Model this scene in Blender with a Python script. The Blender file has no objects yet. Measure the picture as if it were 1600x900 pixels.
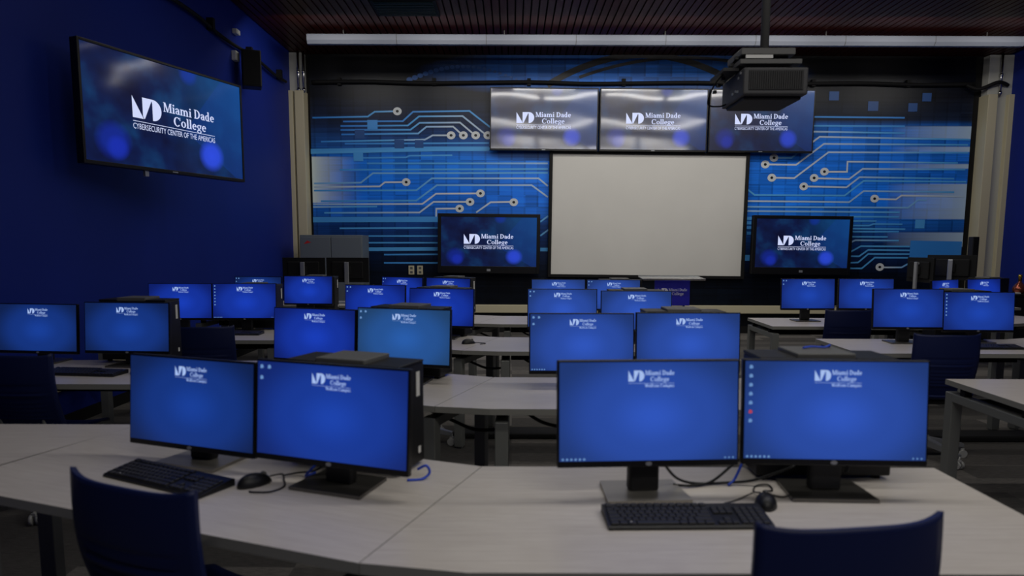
import bpy, bmesh, math, random
from mathutils import Vector, Matrix, noise
random.seed(7)
C = bpy.context.scene.collection
S = bpy.context.scene
PI = math.pi

# ------------------------------------------------------------------ camera
CAMZ = 1.479
FPX, CX, CY = 1066.67, 800.0, 504.6          # 24 mm lens; the frame is cut off-centre (vertical shift)
PITCH, ROLL = math.radians(6.50), math.radians(0.20)
cp, sp, cr, sr = math.cos(PITCH), math.sin(PITCH), math.cos(ROLL), math.sin(ROLL)
_R0 = Matrix(((1, 0, 0), (0, 0, -1), (0, 1, 0)))
_RP = Matrix(((1, 0, 0), (0, cp, -sp), (0, sp, cp)))
_RR = Matrix(((cr, -sr, 0), (sr, cr, 0), (0, 0, 1)))
RC = _RR @ _RP @ _R0                          # world -> camera (x right, y down, z forward)
cam = bpy.data.cameras.new('camera')
cam.sensor_width = 36
cam.lens = 36 * FPX / 1600
cam.shift_y = (CY - 450) / 1600
cam.clip_end = 60
cam.dof.use_dof = True
cam.dof.focus_distance = 11.0
cam.dof.aperture_fstop = 2.8
co = bpy.data.objects.new('camera', cam)
C.objects.link(co)
m3 = Matrix((RC[0], -RC[1], -RC[2])).transposed()
co.matrix_world = Matrix.Translation((0, 0, CAMZ)) @ m3.to_4x4()
S.camera = co

# ------------------------------------------------------------------ view, world
S.view_settings.view_transform = 'Standard'
S.view_settings.look = 'None'
S.view_settings.exposure = 0.0
S.view_settings.gamma = 1.0
S.view_settings.use_curve_mapping = False
w = bpy.data.worlds.new('world')
S.world = w
w.use_nodes = True
w.node_tree.nodes['Background'].inputs[0].default_value = (0.5, 0.55, 0.7, 1)
w.node_tree.nodes['Background'].inputs[1].default_value = 0.02

# ------------------------------------------------------------------ ceiling lamps (rows of linear luminaires over the aisles)
LAMP_ROWS = [(8.55, 4.47, 9.5, 12), (7.1, 4.20, 6.0, 32), (5.6, 3.90, 6.5, 32), (2.3, 3.90, 11.0, 0), (-0.8, 3.90, 15.0, 0)]
LAMP_COL = (1.0, 0.965, 0.915)
def ceiling_lamp(x, y, z, watts, tilt=0.0):
    l = bpy.data.lights.new('ceiling_lamp_light', 'AREA')
    l.shape = 'RECTANGLE'; l.size = 1.15; l.size_y = 0.14
    l.energy = watts; l.color = LAMP_COL
    o = bpy.data.objects.new('ceiling_lamp_light', l)
    o.location = (x, y, z)
    o.rotation_euler = (tilt, 0, 0)
    C.objects.link(o)
for _y, _z, _w, _t in LAMP_ROWS:
    for _k in range(4):
        ceiling_lamp(-0.05 + 1.25 * _k, _y, _z, _w, math.radians(_t))
for _k in range(7):                                  # the row that washes the front wall
    ceiling_lamp(-2.6 + 1.6 * _k, 9.45, 4.45, 8.5, math.radians(32))
for _y in (2.6, 4.6, 6.6):                           # weak unseen lamps, added to brighten the left blue wall
    ceiling_lamp(-2.3, _y, 4.47, 3.5)

# ------------------------------------------------------------------ helpers
def lin(c):
    return tuple(((v / 255) / 12.92 if v / 255 <= 0.04045 else ((v / 255 + 0.055) / 1.055) ** 2.4) for v in c)

def ray(px, py):
    return RC.transposed() @ Vector(((px - CX) / FPX, (py - CY) / FPX, 1.0))
def at_y(px, py, y):
    d = ray(px, py); t = y / d.y
    return Vector((d.x * t, y, CAMZ + d.z * t))
def at_z(px, py, z):
    d = ray(px, py); t = (z - CAMZ) / d.z
    return Vector((d.x * t, d.y * t, z))
def at_x(px, py, x):
    d = ray(px, py); t = x / d.x
    return Vector((x, d.y * t, CAMZ + d.z * t))

def mat(name, col, rough=0.5, metal=0.0, spec=0.5, emit=None, estr=1.0):
    m = bpy.data.materials.new(name)
    m.use_nodes = True
    b = m.node_tree.nodes['Principled BSDF']
    b.inputs['Base Color'].default_value = (*col, 1)
    b.inputs['Roughness'].default_value = rough
    b.inputs['Metallic'].default_value = metal
    b.inputs['Specular IOR Level'].default_value = spec
    if emit:
        b.inputs['Emission Color'].default_value = (*emit, 1)
        b.inputs['Emission Strength'].default_value = estr
    return m

class NT:
    """tiny node-graph helper"""
    def __init__(s, m):
        s.t = m.node_tree; s.b = s.t.nodes['Principled BSDF']
    def n(s, typ, **kw):
        nd = s.t.nodes.new(typ)
        for k, v in kw.items():
            setattr(nd, k, v)
        return nd
    def l(s, a, b):
        s.t.links.new(a, b)
    def val(s, sock, v):
        if isinstance(v, (int, float)): sock.default_value = v
        elif isinstance(v, tuple): sock.default_value = v
        else: s.l(v, sock)
    def math(s, op, a, b=0.0, clamp=False):
        nd = s.n('ShaderNodeMath', operation=op, use_clamp=clamp)
        s.val(nd.inputs[0], a); s.val(nd.inputs[1], b)
        return nd.outputs[0]
    def mix(s, f, a, b, blend='MIX'):
        nd = s.n('ShaderNodeMix', data_type='RGBA', blend_type=blend)
        s.val(nd.inputs[0], f); s.val(nd.inputs[6], a if not isinstance(a, tuple) else (*a, 1)[:4]); s.val(nd.inputs[7], b if not isinstance(b, tuple) else (*b, 1)[:4])
        return nd.outputs[2]
    def ramp(s, f, stops, interp='LINEAR'):
        nd = s.n('ShaderNodeValToRGB')
        nd.color_ramp.interpolation = interp
        e = nd.color_ramp.elements
        while len(e) < len(stops): e.new(0.5)
        for i, (p, c) in enumerate(stops):
            e[i].position = p
            e[i].color = (*c, 1) if isinstance(c, tuple) else (c, c, c, 1)
        s.l(f, nd.inputs[0])
        return nd.outputs[0]
    def sep(s, v):
        nd = s.n('ShaderNodeSeparateXYZ'); s.l(v, nd.inputs[0]); return nd.outputs
    def comb(s, x, y, z):
        nd = s.n('ShaderNodeCombineXYZ')
        s.val(nd.inputs[0], x); s.val(nd.inputs[1], y); s.val(nd.inputs[2], z); return nd.outputs[0]
    def noise(s, v, scale, detail=2, rough=0.5):
        nd = s.n('ShaderNodeTexNoise')
        s.l(v, nd.inputs['Vector']); nd.inputs['Scale'].default_value = scale
        nd.inputs['Detail'].default_value = detail; nd.inputs['Roughness'].default_value = rough
        return nd.outputs['Fac']
    def white(s, v):
        nd = s.n('ShaderNodeTexWhiteNoise'); s.l(v, nd.inputs['Vector']); return nd.outputs['Value']
    def coord(s, which='Object'):
        return s.n('ShaderNodeTexCoord').outputs[which]
    def bump(s, h, strength, dist=0.01):
        nd = s.n('ShaderNodeBump'); nd.inputs['Strength'].default_value = strength; nd.inputs['Distance'].default_value = dist
        s.l(h, nd.inputs['Height']); s.l(nd.outputs[0], s.b.inputs['Normal']); s.n_last_bump = nd.outputs[0]

# --- mesh building into bmesh
def box(bm, x0, x1, y0, y1, z0, z1, mi=0, bev=0.0, M=None, segs=2):
    r = bmesh.ops.create_cube(bm, size=1)
    vs = r['verts']
    bmesh.ops.scale(bm, vec=(abs(x1 - x0), abs(y1 - y0), abs(z1 - z0)), verts=vs)
    bmesh.ops.translate(bm, vec=((x0 + x1) / 2, (y0 + y1) / 2, (z0 + z1) / 2), verts=vs)
    fs = set(f for v in vs for f in v.link_faces)
    if bev > 0:
        es = list(set(e for v in vs for e in v.link_edges))
        rb = bmesh.ops.bevel(bm, geom=es, offset=bev, segments=segs, profile=0.5, affect='EDGES')
        vs = list(set(rb['verts']) | set(v for f in rb['faces'] for v in f.verts))
        fs = set(f for v in vs for f in v.link_faces)
        vs = list(set(v for f in fs for v in f.verts))
    for f in fs: f.material_index = mi
    if M is not None: bmesh.ops.transform(bm, matrix=M, verts=vs)
    return vs

def prism(bm, pts, z0, z1, mi_top=0, mi_side=0, axis='z'):
    """polygon extruded; pts counter-clockwise from above"""
    if axis == 'z': f3 = lambda p, h: (p[0], p[1], h)
    elif axis == 'y': f3 = lambda p, h: (p[0], h, p[1])
    else: f3 = lambda p, h: (h, p[0], p[1])
    a = [bm.verts.new(f3(p, z0)) for p in pts]
    b = [bm.verts.new(f3(p, z1)) for p in pts]
    n = len(pts); fs = []
    for i in range(n):
        j = (i + 1) % n
        f = bm.faces.new((a[i], a[j], b[j], b[i])); f.material_index = mi_side; fs.append(f)
    t = bm.faces.new(b); t.material_index = mi_top
    u = bm.faces.new(list(reversed(a))); u.material_index = mi_side
    bmesh.ops.recalc_face_normals(bm, faces=fs + [t, u])

def cyl(bm, p0, p1, r0, r1=None, seg=16, mi=0, caps=True):
    p0, p1 = Vector(p0), Vector(p1); r1 = r0 if r1 is None else r1
    d = (p1 - p0).normalized()
    u = d.orthogonal().normalized(); v = d.cross(u)
    A, B = [], []
    for k in range(seg):
        a = 2 * PI * k / seg; q = u * math.cos(a) + v * math.sin(a)
        A.append(bm.verts.new(p0 + q * r0)); B.append(bm.verts.new(p1 + q * r1))
    for k in range(seg):
        j = (k + 1) % seg
        f = bm.faces.new((A[k], A[j], B[j], B[k])); f.smooth = True; f.material_index = mi
    if caps:
        bm.faces.new(list(reversed(A))).material_index = mi; bm.faces.new(B).material_index = mi

def lathe(bm, prof, seg=24, mi=0, c=(0, 0, 0)):
    rings = []
    for r, z in prof:
        rings.append([bm.verts.new((c[0] + max(r, 1e-4) * math.cos(2 * PI * k / seg), c[1] + max(r, 1e-4) * math.sin(2 * PI * k / seg), c[2] + z)) for k in range(seg)])
    for A, B in zip(rings, rings[1:]):
        for k in range(seg):
            j = (k + 1) % seg
            f = bm.faces.new((A[k], A[j], B[j], B[k])); f.smooth = True; f.material_index = mi
    bm.faces.new(list(reversed(rings[0]))).material_index = mi
    bm.faces.new(rings[-1]).material_index = mi

def smooth_path(pts, n=8):
    P = [Vector(p) for p in pts]; out = []
    for i in range(len(P) - 1):
        a = P[max(i - 1, 0)]; b = P[i]; c = P[i + 1]; d = P[min(i + 2, len(P) - 1)]
        for k in range(n):
            t = k / n
            out.append(0.5 * ((2 * b) + (c - a) * t + (2 * a - 5 * b + 4 * c - d) * t * t + (3 * b - a - 3 * c + d) * t ** 3))
    out.append(P[-1]); return out

def tube(bm, pts, r, seg=8, mi=0, n=8):
    P = smooth_path(pts, n) if n > 1 else [Vector(p) for p in pts]
    rings = []; u = None
    for i, p in enumerate(P):
        d = (P[min(i + 1, len(P) - 1)] - P[max(i - 1, 0)]).normalized()
        u = d.orthogonal().normalized() if u is None else (u - d * u.dot(d)).normalized()
        v = d.cross(u)
        rings.append([bm.verts.new(p + (u * math.cos(2 * PI * k / seg) + v * math.sin(2 * PI * k / seg)) * r) for k in range(seg)])
    for A, B in zip(rings, rings[1:]):
        for k in range(seg):
            j = (k + 1) % seg
            f = bm.faces.new((A[k], A[j], B[j], B[k])); f.smooth = True; f.material_index = mi
    bm.faces.new(list(reversed(rings[0]))).material_index = mi; bm.faces.new(rings[-1]).material_index = mi

def obj(name, bm, mats, parent=None, loc=None, rot=None):
    me = bpy.data.meshes.new(name)
    bm.to_mesh(me); bm.free()
    for m in (mats if isinstance(mats, (list, tuple)) else [mats]): me.materials.append(m)
    o = bpy.data.objects.new(name, me); C.objects.link(o)
    if parent: o.parent = parent
    if loc is not None: o.location = loc
    if rot is not None: o.rotation_euler = rot
    return o
def nb(): return bmesh.new()
def tag(o, label, cat, group=None):
    o['label'] = label; o['category'] = cat
    if group: o['group'] = group
    return o
def thing(name, label, cat, loc=(0, 0, 0), rotz=0.0, group=None):
    o = bpy.data.objects.new(name, None); o.empty_display_size = 0.1
    C.objects.link(o); o.location = loc; o.rotation_euler = (0, 0, rotz)
    return tag(o, label, cat, group)
def struct(name, bm, m, label=None):
    o = obj(name, bm, m); o['kind'] = 'structure'
    if label: o['label'] = label
    return o
def dup(root, label, loc, rotz, group=None, skip=()):
    r = root.copy(); C.objects.link(r); r.location = loc; r.rotation_euler = (0, 0, rotz)
    r['label'] = label
    if group: r['group'] = group
    for ch in list(root.children):
        if ch.name.split('.')[0] in skip: continue
        c = ch.copy(); C.objects.link(c); c.parent = r
        for g in list(ch.children):
            if g.name.split('.')[0] in skip: continue
            d = g.copy(); C.objects.link(d); d.parent = c
    return r
def rotz(p, a, o=(0, 0)):
    c, s = math.cos(a), math.sin(a)
    return (o[0] + p[0] * c - p[1] * s, o[1] + p[0] * s + p[1] * c)

# ------------------------------------------------------------------ materials
def m_paint_blue():
    m = mat('blue_wall_paint', lin((26, 34, 118)), 0.5, spec=0.15)
    t = NT(m); v = t.coord()
    n = t.noise(v, 0.7, 3)
    t.l(t.mix(n, lin((20, 38, 122)), lin((28, 48, 144))), t.b.inputs['Base Color'])
    t.bump(t.noise(v, 90, 2), 0.06, 0.004)
    return m
def m_carpet():
    m = mat('carpet', (0.05, 0.05, 0.05), 0.95, spec=0.1)
    t = NT(m); v = t.coord(); s = t.sep(v)
    cell = t.comb(t.math('FLOOR', t.math('MULTIPLY', s[0], 1.0)), t.math('FLOOR', t.math('MULTIPLY', s[1], 4.0)), 0.0)
    wv = t.white(cell)
    st = t.noise(t.comb(t.math('MULTIPLY', s[0], 6.0), t.math('MULTIPLY', s[1], 40.0), 0.0), 3.0, 3)
    fine = t.noise(v, 260, 2)
    f = t.math('ADD', t.math('MULTIPLY', wv, 0.35), t.math('ADD', t.math('MULTIPLY', st, 0.45), t.math('MULTIPLY', fine, 0.5)))
    t.l(t.ramp(f, [(0.25, lin((50, 50, 50))), (0.65, lin((98, 95, 92))), (1.0, lin((150, 145, 138)))]), t.b.inputs['Base Color'])
    t.bump(fine, 0.5, 0.01)
    return m
def m_laminate():
    m = mat('pale_laminate', lin((205, 198, 190)), 0.30, spec=0.45)
    t = NT(m); v = t.coord(); s = t.sep(v)
    g = t.noise(t.comb(t.math('MULTIPLY', s[0], 1.5), t.math('MULTIPLY', s[1], 26.0), 0.0), 3.0, 4)
    g2 = t.noise(t.comb(t.math('MULTIPLY', s[0], 6.0), t.math('MULTIPLY', s[1], 120.0), 0.0), 3.0, 2)
    f = t.math('ADD', t.math('MULTIPLY', g, 0.6), t.math('MULTIPLY', g2, 0.4))
    t.l(t.ramp(f, [(0.3, lin((192, 184, 176))), (0.7, lin((214, 208, 200)))]), t.b.inputs['Base Color'])
    return m
def m_slat():
    m = mat('maroon_metal_slat', lin((90, 40, 32)), 0.36, spec=0.12)
    t = NT(m); v = t.coord(); s = t.sep(v)
    n = t.noise(t.comb(t.math('MULTIPLY', s[0], 10.0), s[1], 0.0), 1.2, 2)
    t.l(t.mix(n, lin((52, 20, 17)), lin((78, 32, 26))), t.b.inputs['Base Color'])
    return m
M_WALL = m_paint_blue()
M_CARPET = m_carpet()
M_LAM = m_laminate()
M_SLAT = m_slat()
M_EDGE = mat('taupe_edge_band', lin((142, 141, 134)), 0.5)
M_LEG = mat('grey_powder_coat', lin((132, 134, 130)), 0.42, 0.3)
M_BLACK = mat('black_plastic', lin((22, 22, 23)), 0.45, spec=0.4)
M_BLACKM = mat('matte_black', lin((15, 15, 16)), 0.7, spec=0.3)
M_BEZEL = mat('bezel_black', lin((16, 16, 18)), 0.35, spec=0.4)
M_BASE = mat('dark_brushed_metal', lin((112, 110, 106)), 0.34, 0.85)
M_BASEL = mat('pale_brushed_metal', lin((165, 161, 152)), 0.4, 0.7)
M_SILVER = mat('silver_metal', lin((175, 178, 182)), 0.35, 0.6)
M_CHROME = mat('bright_metal', lin((200, 200, 200)), 0.22, 1.0)
M_CREAM = mat('cream_raceway', lin((205, 196, 165)), 0.5)
M_CHAIR = mat('navy_plastic', lin((21, 31, 74)), 0.45, spec=0.3)
M_CASTER = mat('grey_caster', lin((186, 186, 182)), 0.5)
M_GREYMETAL = mat('grey_cabinet_metal', lin((112, 120, 126)), 0.45, 0.2)
M_WHITE = mat('white_plastic', lin((225, 225, 220)), 0.5)
M_LABEL = mat('paper_label', lin((230, 230, 225)), 0.6)
M_RED = mat('red_print', lin((190, 40, 40)), 0.5)
M_BLUECABLE = mat('blue_cable', lin((40, 80, 210)), 0.45)
M_GREYTOP = mat('grey_plastic', lin((98, 98, 96)), 0.5)
M_PROJ = mat('projector_grey', lin((66, 66, 68)), 0.5)
M_GRILLE = mat('projector_grille', lin((32, 32, 34)), 0.6)
M_RAIL = mat('pale_grey_paint', lin((142, 147, 160)), 0.6)
M_COLUMN = mat('pale_column_paint', lin((190, 190, 182)), 0.55)
def m_fabric():
    m = mat('projection_fabric', lin((222, 220, 214)), 0.85, spec=0.15)
    t = NT(m); t.l(t.mix(t.noise(t.coord(), 1.5, 3), lin((216, 214, 208)), lin((228, 226, 220))), t.b.inputs['Base Color'])
    return m
M_FABRIC = m_fabric()
M_ACRYL = mat('clear_acrylic', (0.9, 0.93, 0.95), 0.08)
M_ACRYL.node_tree.nodes['Principled BSDF'].inputs['Transmission Weight'].default_value = 0.85
M_ACRYL.node_tree.nodes['Principled BSDF'].inputs['IOR'].default_value = 1.45
M_NAVYSIGN = mat('navy_sign', lin((30, 28, 170)), 0.5)
M_SIGNWHITE = mat('white_print', lin((225, 225, 235)), 0.6)
M_COPPER = mat('copper_glass', lin((150, 80, 62)), 0.18, 0.7)
M_GOLD = mat('gold_cap', lin((205, 170, 60)), 0.25, 0.9)
M_LOGO = mat('lit_logo_white', (0, 0, 0), 0.4, emit=lin((205, 214, 250)), estr=1.0)
M_LOGO_DIM = mat('lit_logo_pale_blue', (0, 0, 0), 0.4, emit=lin((165, 190, 238)), estr=0.95)
M_ICON = mat('lit_icons', (0, 0, 0), 0.4, emit=lin((120, 165, 225)), estr=0.7)
M_ICONRED = mat('lit_icon_red', (0, 0, 0), 0.4, emit=lin((190, 70, 90)), estr=0.8)

def m_desktop(name, mid, edge, strength=1.0):
    m = mat(name, (0.004, 0.004, 0.006), 0.28, spec=0.35)
    t = NT(m); uv = t.coord('UV'); s = t.sep(uv)
    dx = t.math('MULTIPLY', t.math('SUBTRACT', s[0], 0.52), 1.15)
    dy = t.math('MULTIPLY', t.math('SUBTRACT', s[1], 0.45), 0.95)
    d = t.math('SQRT', t.math('ADD', t.math('MULTIPLY', dx, dx), t.math('MULTIPLY', dy, dy)))
    c = t.ramp(d, [(0.0, lin(mid)), (0.35, tuple(0.55 * a + 0.45 * b for a, b in zip(lin(mid), lin(edge)))), (0.72, lin(edge))], 'EASE')
    t.l(c, t.b.inputs['Emission Color']); t.b.inputs['Emission Strength'].default_value = strength
    return m
DESK = {
 'bright': m_desktop('desktop_bright', (46, 84, 186), (30, 54, 112)),
 'royal':  m_desktop('desktop_royal', (28, 66, 170), (18, 38, 106)),
 'deep':   m_desktop('desktop_deep', (24, 60, 182), (13, 30, 104)),
 'dim':    m_desktop('desktop_dim', (24, 62, 152), (15, 33, 78)),
 'teal':   m_desktop('desktop_teal', (40, 92, 170), (32, 64, 104)),
}
def m_tvimage(name, base=1.0, coat=1.0, haze=0.9):
    m = mat(name, (0.004, 0.004, 0.005), 0.40, spec=haze)
    b = m.node_tree.nodes['Principled BSDF']
    b.inputs['Coat Weight'].default_value = coat; b.inputs['Coat Roughness'].default_value = 0.09; b.inputs['Coat IOR'].default_value = 1.65
    t = NT(m); uv = t.coord('UV'); s = t.sep(uv)
    v = t.comb(t.math('MULTIPLY', s[0], 1.78), s[1], 0.0)
    n = t.noise(v, 2.4, 3)
    bg = t.ramp(n, [(0.32, lin((9, 12, 46))), (0.5, lin((12, 28, 74))), (0.7, lin((18, 62, 112)))])
    g = t.math('MULTIPLY', t.math('SUBTRACT', s[0], 0.45, True), t.math('ADD', s[1], 0.1), True)
    bg = t.mix(t.math('MULTIPLY', g, 1.5, True), bg, lin((18, 84, 146)))
    dg = t.math('GREATER_THAN', t.math('ADD', s[0], t.math('MULTIPLY', s[1], -0.45)), 0.40)
    dh = t.math('LESS_THAN', t.math('ADD', s[0], t.math('MULTIPLY', s[1], 0.9)), 0.95)
    bg = t.mix(t.math('MULTIPLY', t.math('MULTIPLY', dg, t.math('SUBTRACT', 1.0, dh)), 0.28), bg, lin((20, 66, 160)))
    def blob(cx, cy, r, col, prev, k0=1.0):
        dx = t.math('MULTIPLY', t.math('SUBTRACT', s[0], cx), 1.78); dy = t.math('SUBTRACT', s[1], cy)
        d = t.math('SQRT', t.math('ADD', t.math('MULTIPLY', dx, dx), t.math('MULTIPLY', dy, dy)))
        k = t.ramp(t.math('DIVIDE', d, r), [(0.0, k0), (0.55, k0 * .85), (1.0, 0.0)])
        return t.mix(k, prev, lin(col))
    bg = blob(0.15, 0.20, 0.19, (24, 50, 180), bg, .6)
    bg = blob(0.17, 0.14, 0.12, (30, 54, 200), bg, .6)
    bg = blob(0.765, 0.20, 0.17, (48, 80, 235), bg)
    bg = blob(0.62, 0.98, 0.12, (22, 60, 190), bg, .5)
    t.l(bg, t.b.inputs['Emission Color']); t.b.inputs['Emission Strength'].default_value = base
    # the glass is very slightly wavy: stretched reflections
    t.bump(t.noise(t.comb(t.math('MULTIPLY', s[0], 1.3), t.math('MULTIPLY', s[1], 2.2), 0.0), 1.3, 0), 0.05, 0.12)
    t.l(t.n_last_bump, t.b.inputs['Coat Normal'])
    return m
M_TV = m_tvimage('television_picture', 0.62, 1.0, 0.6)
M_TVL = m_tvimage('side_television_picture', 0.9, 0.45, 0.12)
M_TVD = m_tvimage('display_picture', 0.72, 0.25, 0.2)

# ------------------------------------------------------------------ room shell
WY = 11.6; XL = -3.62; XR = 8.10; ZC = 4.57; YB = -3.0
bm = nb(); box(bm, XL, XR, YB, WY, -0.06, 0.0); struct('floor', bm, M_CARPET)
bm = nb(); box(bm, XL - 0.15, XL, YB, WY + 0.15, 0, ZC + 0.3); struct('wall_left', bm, M_WALL)
bm = nb(); box(bm, XR, XR + 0.15, YB, WY + 0.15, 0, ZC + 0.3); struct('wall_right', bm, M_WALL)
bm = nb(); box(bm, XL, XR, WY, WY + 0.15, 0, ZC + 0.3); struct('wall_front', bm, M_BLACKM)
bm = nb(); box(bm, XL, XR, YB - 0.15, YB, 0, ZC + 0.3); struct('wall_back', bm, M_WALL)
bm = nb()
box(bm, XL, XR, YB, WY, ZC + 0.12, ZC + 0.2, 1)
x = XL + 0.02
while x < XR - 0.1:
    box(bm, x, x + 0.084, YB + 0.01, WY - 0.01, ZC, ZC + 0.018, 0)
    x += 0.104
struct('ceiling', bm, [M_SLAT, M_BLACKM])

# ------------------------------------------------------------------ printed mural on the front wall
def wp(px, py): 
    p = at_y(px, py, WY - 0.03); return (p.x, p.z)
zof = lambda py: at_y(800, py, WY - 0.03).z
MZ0, MZ1 = 0.0, 4.57
def m_mural():
    m = mat('mural_print', (0.05, 0.1, 0.3), 0.36, spec=0.3)
    t = NT(m); v = t.coord(); s = t.sep(v)
    zz = t.math('DIVIDE', s[2], MZ1)
    G = 2.3
    def stops(L): 
        L = sorted((zof(py) / MZ1, tuple(min(1, G * c) for c in lin(col))) for py, col in L)
        return L
    left = t.ramp(zz, stops([(88, (2, 3, 5)), (125, (3, 5, 12)), (150, (9, 12, 20)), (195, (13, 25, 50)), (228, (18, 54, 106)), (250, (18, 84, 164)), (305, (16, 84, 174)), (338, (20, 72, 146)), (352, (13, 44, 96)), (395, (7, 22, 50)), (425, (4, 10, 22)), (500, (3, 5, 9))]))
    right = t.ramp(zz, stops([(88, (2, 3, 5)), (128, (3, 5, 12)), (150, (11, 13, 18)), (186, (13, 22, 38)), (197, (18, 76, 148)), (240, (18, 80, 162)), (318, (16, 84, 172)), (345, (20, 76, 148)), (365, (13, 46, 100)), (398, (8, 24, 56)), (425, (4, 10, 22)), (500, (3, 5, 9))]))
    k = t.ramp(t.math('DIVIDE', t.math('ADD', s[0], 4.0), 12.0), [(0.36, 0.0), (0.62, 1.0)])
    c = t.mix(k, left, right)
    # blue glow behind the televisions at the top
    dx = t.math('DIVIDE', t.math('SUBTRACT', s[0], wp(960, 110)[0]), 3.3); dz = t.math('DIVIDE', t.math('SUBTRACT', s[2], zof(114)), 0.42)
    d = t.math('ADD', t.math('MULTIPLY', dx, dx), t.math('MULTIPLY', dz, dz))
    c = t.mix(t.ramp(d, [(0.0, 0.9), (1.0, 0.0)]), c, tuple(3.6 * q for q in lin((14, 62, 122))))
    # squares
    cx = t.math('MULTIPLY', s[0], 4.6); cz = t.math('MULTIPLY', s[2], 5.2)
    wn = t.white(t.comb(t.math('FLOOR', cx), t.math('FLOOR', cz), 0.0))
    fx = t.math('FRACT', cx); fz = t.math('FRACT', cz)
    edge = t.math('MAXIMUM', t.math('GREATER_THAN', fx, 0.86), t.math('GREATER_THAN', fz, 0.92))
    gain = t.math('SUBTRACT', t.math('ADD', 0.78, t.math('MULTIPLY', wn, 0.5)), t.math('MULTIPLY', edge, 0.22))
    # horizontal streaks
    st = t.noise(t.comb(t.math('MULTIPLY', s[0], 0.16), 0.0, t.math('MULTIPLY', s[2], 9.0)), 3.0, 4, 0.65)
    gain = t.math('MULTIPLY', gain, t.ramp(st, [(0.3, 0.62), (0.5, 1.0), (0.7, 1.3)]))
    c = t.mix(1.0, c, t.comb(gain, gain, gain), 'MULTIPLY')
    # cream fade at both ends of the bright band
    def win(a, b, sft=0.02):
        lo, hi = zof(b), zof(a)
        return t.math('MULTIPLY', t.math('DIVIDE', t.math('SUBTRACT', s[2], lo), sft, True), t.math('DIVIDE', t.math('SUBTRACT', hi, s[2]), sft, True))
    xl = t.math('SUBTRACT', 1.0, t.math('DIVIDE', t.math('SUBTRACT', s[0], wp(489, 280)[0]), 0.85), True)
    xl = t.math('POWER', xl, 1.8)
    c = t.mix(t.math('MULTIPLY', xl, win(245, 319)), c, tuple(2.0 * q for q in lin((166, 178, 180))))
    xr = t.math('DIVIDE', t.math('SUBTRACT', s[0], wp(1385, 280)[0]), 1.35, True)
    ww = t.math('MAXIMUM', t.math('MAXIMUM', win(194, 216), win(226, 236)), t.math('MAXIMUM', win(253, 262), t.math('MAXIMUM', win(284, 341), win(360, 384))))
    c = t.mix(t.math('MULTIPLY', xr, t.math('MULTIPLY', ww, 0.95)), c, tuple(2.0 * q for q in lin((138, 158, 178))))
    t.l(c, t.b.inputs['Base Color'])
    return m
def m_trace():
    m = mat('mural_trace_print', (0.5, 0.5, 0.5), 0.4)
    t = NT(m); a = t.n('ShaderNodeAttribute', attribute_name='tint').outputs['Fac']
    c = t.ramp(a, [(0.0, tuple(1.9 * q for q in lin((30, 98, 172)))), (0.5, tuple(1.9 * q for q in lin((66, 134, 186)))), (1.0, tuple(1.9 * q for q in lin((166, 170, 172))))])
    t.l(c, t.b.inputs['Base Color']); return m
M_MURAL = m_mural(); M_TRACE = m_trace()
M_MSQ = mat('mural_square_print', tuple(2.2 * q for q in lin((22, 56, 104))), 0.4)
M_MDARK = mat('mural_dark_print', lin((10, 12, 18)), 0.4)

bm = nb()
tint = bm.verts.layers.float.new('tint')
YM = WY - 0.03
mx0, mx1 = wp(487, 250)[0], wp(1514, 250)[0]
box(bm, mx0, mx1, YM, WY - 0.002, MZ0 + 0.02, MZ1 - 0.005, 0)
_lay = [0]
def ribbon(pts, wd, a0, a1, mi=1):
    _lay[0] += 1; y = YM - 0.001 - 0.00005 * _lay[0]
    P = [Vector(wp(*p)) for p in pts]
    Ls = [0.0]
    for a, b in zip(P, P[1:]): Ls.append(Ls[-1] + (b - a).length)
    N = []
    for i, p in enumerate(P):
        d = Vector((0, 0))
        if i > 0: d += (p - P[i - 1]).normalized()
        if i < len(P) - 1: d += (P[i + 1] - p).normalized()
        d.normalize(); n = Vector((-d.y, d.x))
        e = (P[min(i + 1, len(P) - 1)] - P[max(i, 0)] if i < len(P) - 1 else p - P[i - 1]).normalized()
        k = 1 / max(0.5, abs(n.dot(Vector((-e.y, e.x))))); N.append(n * k)
    prev = None
    for p, n, L in zip(P, N, Ls):
        a = a0 + (a1 - a0) * L / Ls[-1]
        q = [bm.verts.new((p.x + n.x * sgn * wd / 2, y, p.y + n.y * sgn * wd / 2)) for sgn in (1, -1)]
        for u in q: u[tint] = a
        if prev: bm.faces.new((prev[0], prev[1], q[1], q[0])).material_index = mi
        prev = q
def dot(px, py, ro=0.072, hole=True, a=1.0, squash=0.9):
    _lay[0] += 1; y = YM - 0.002 - 0.00005 * _lay[0]
    c = Vector(wp(px, py)); n = 20
    def ring(r, yy): 
        vs = [bm.verts.new((c.x + r * math.cos(2 * PI * k / n), yy, c.y + r * squash * math.sin(2 * PI * k / n))) for k in range(n)]
        for u in vs: u[tint] = a
        return vs
    bm.faces.new(ring(ro, y)).material_index = 1 if hole else 3
    if hole: bm.faces.new(ring(ro * 0.34, y - 0.0006)).material_index = 2
def T(s, o, pts): return [(o[0] + x * s, o[1] + y * s) for x, y in pts]
W1 = 0.027
A = (0.2667, (440, 0)); B = (0.2667, (440, 220)); R_ = (0.2888, (1150, 220)); D4 = (0.289, (1240, 0))
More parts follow.
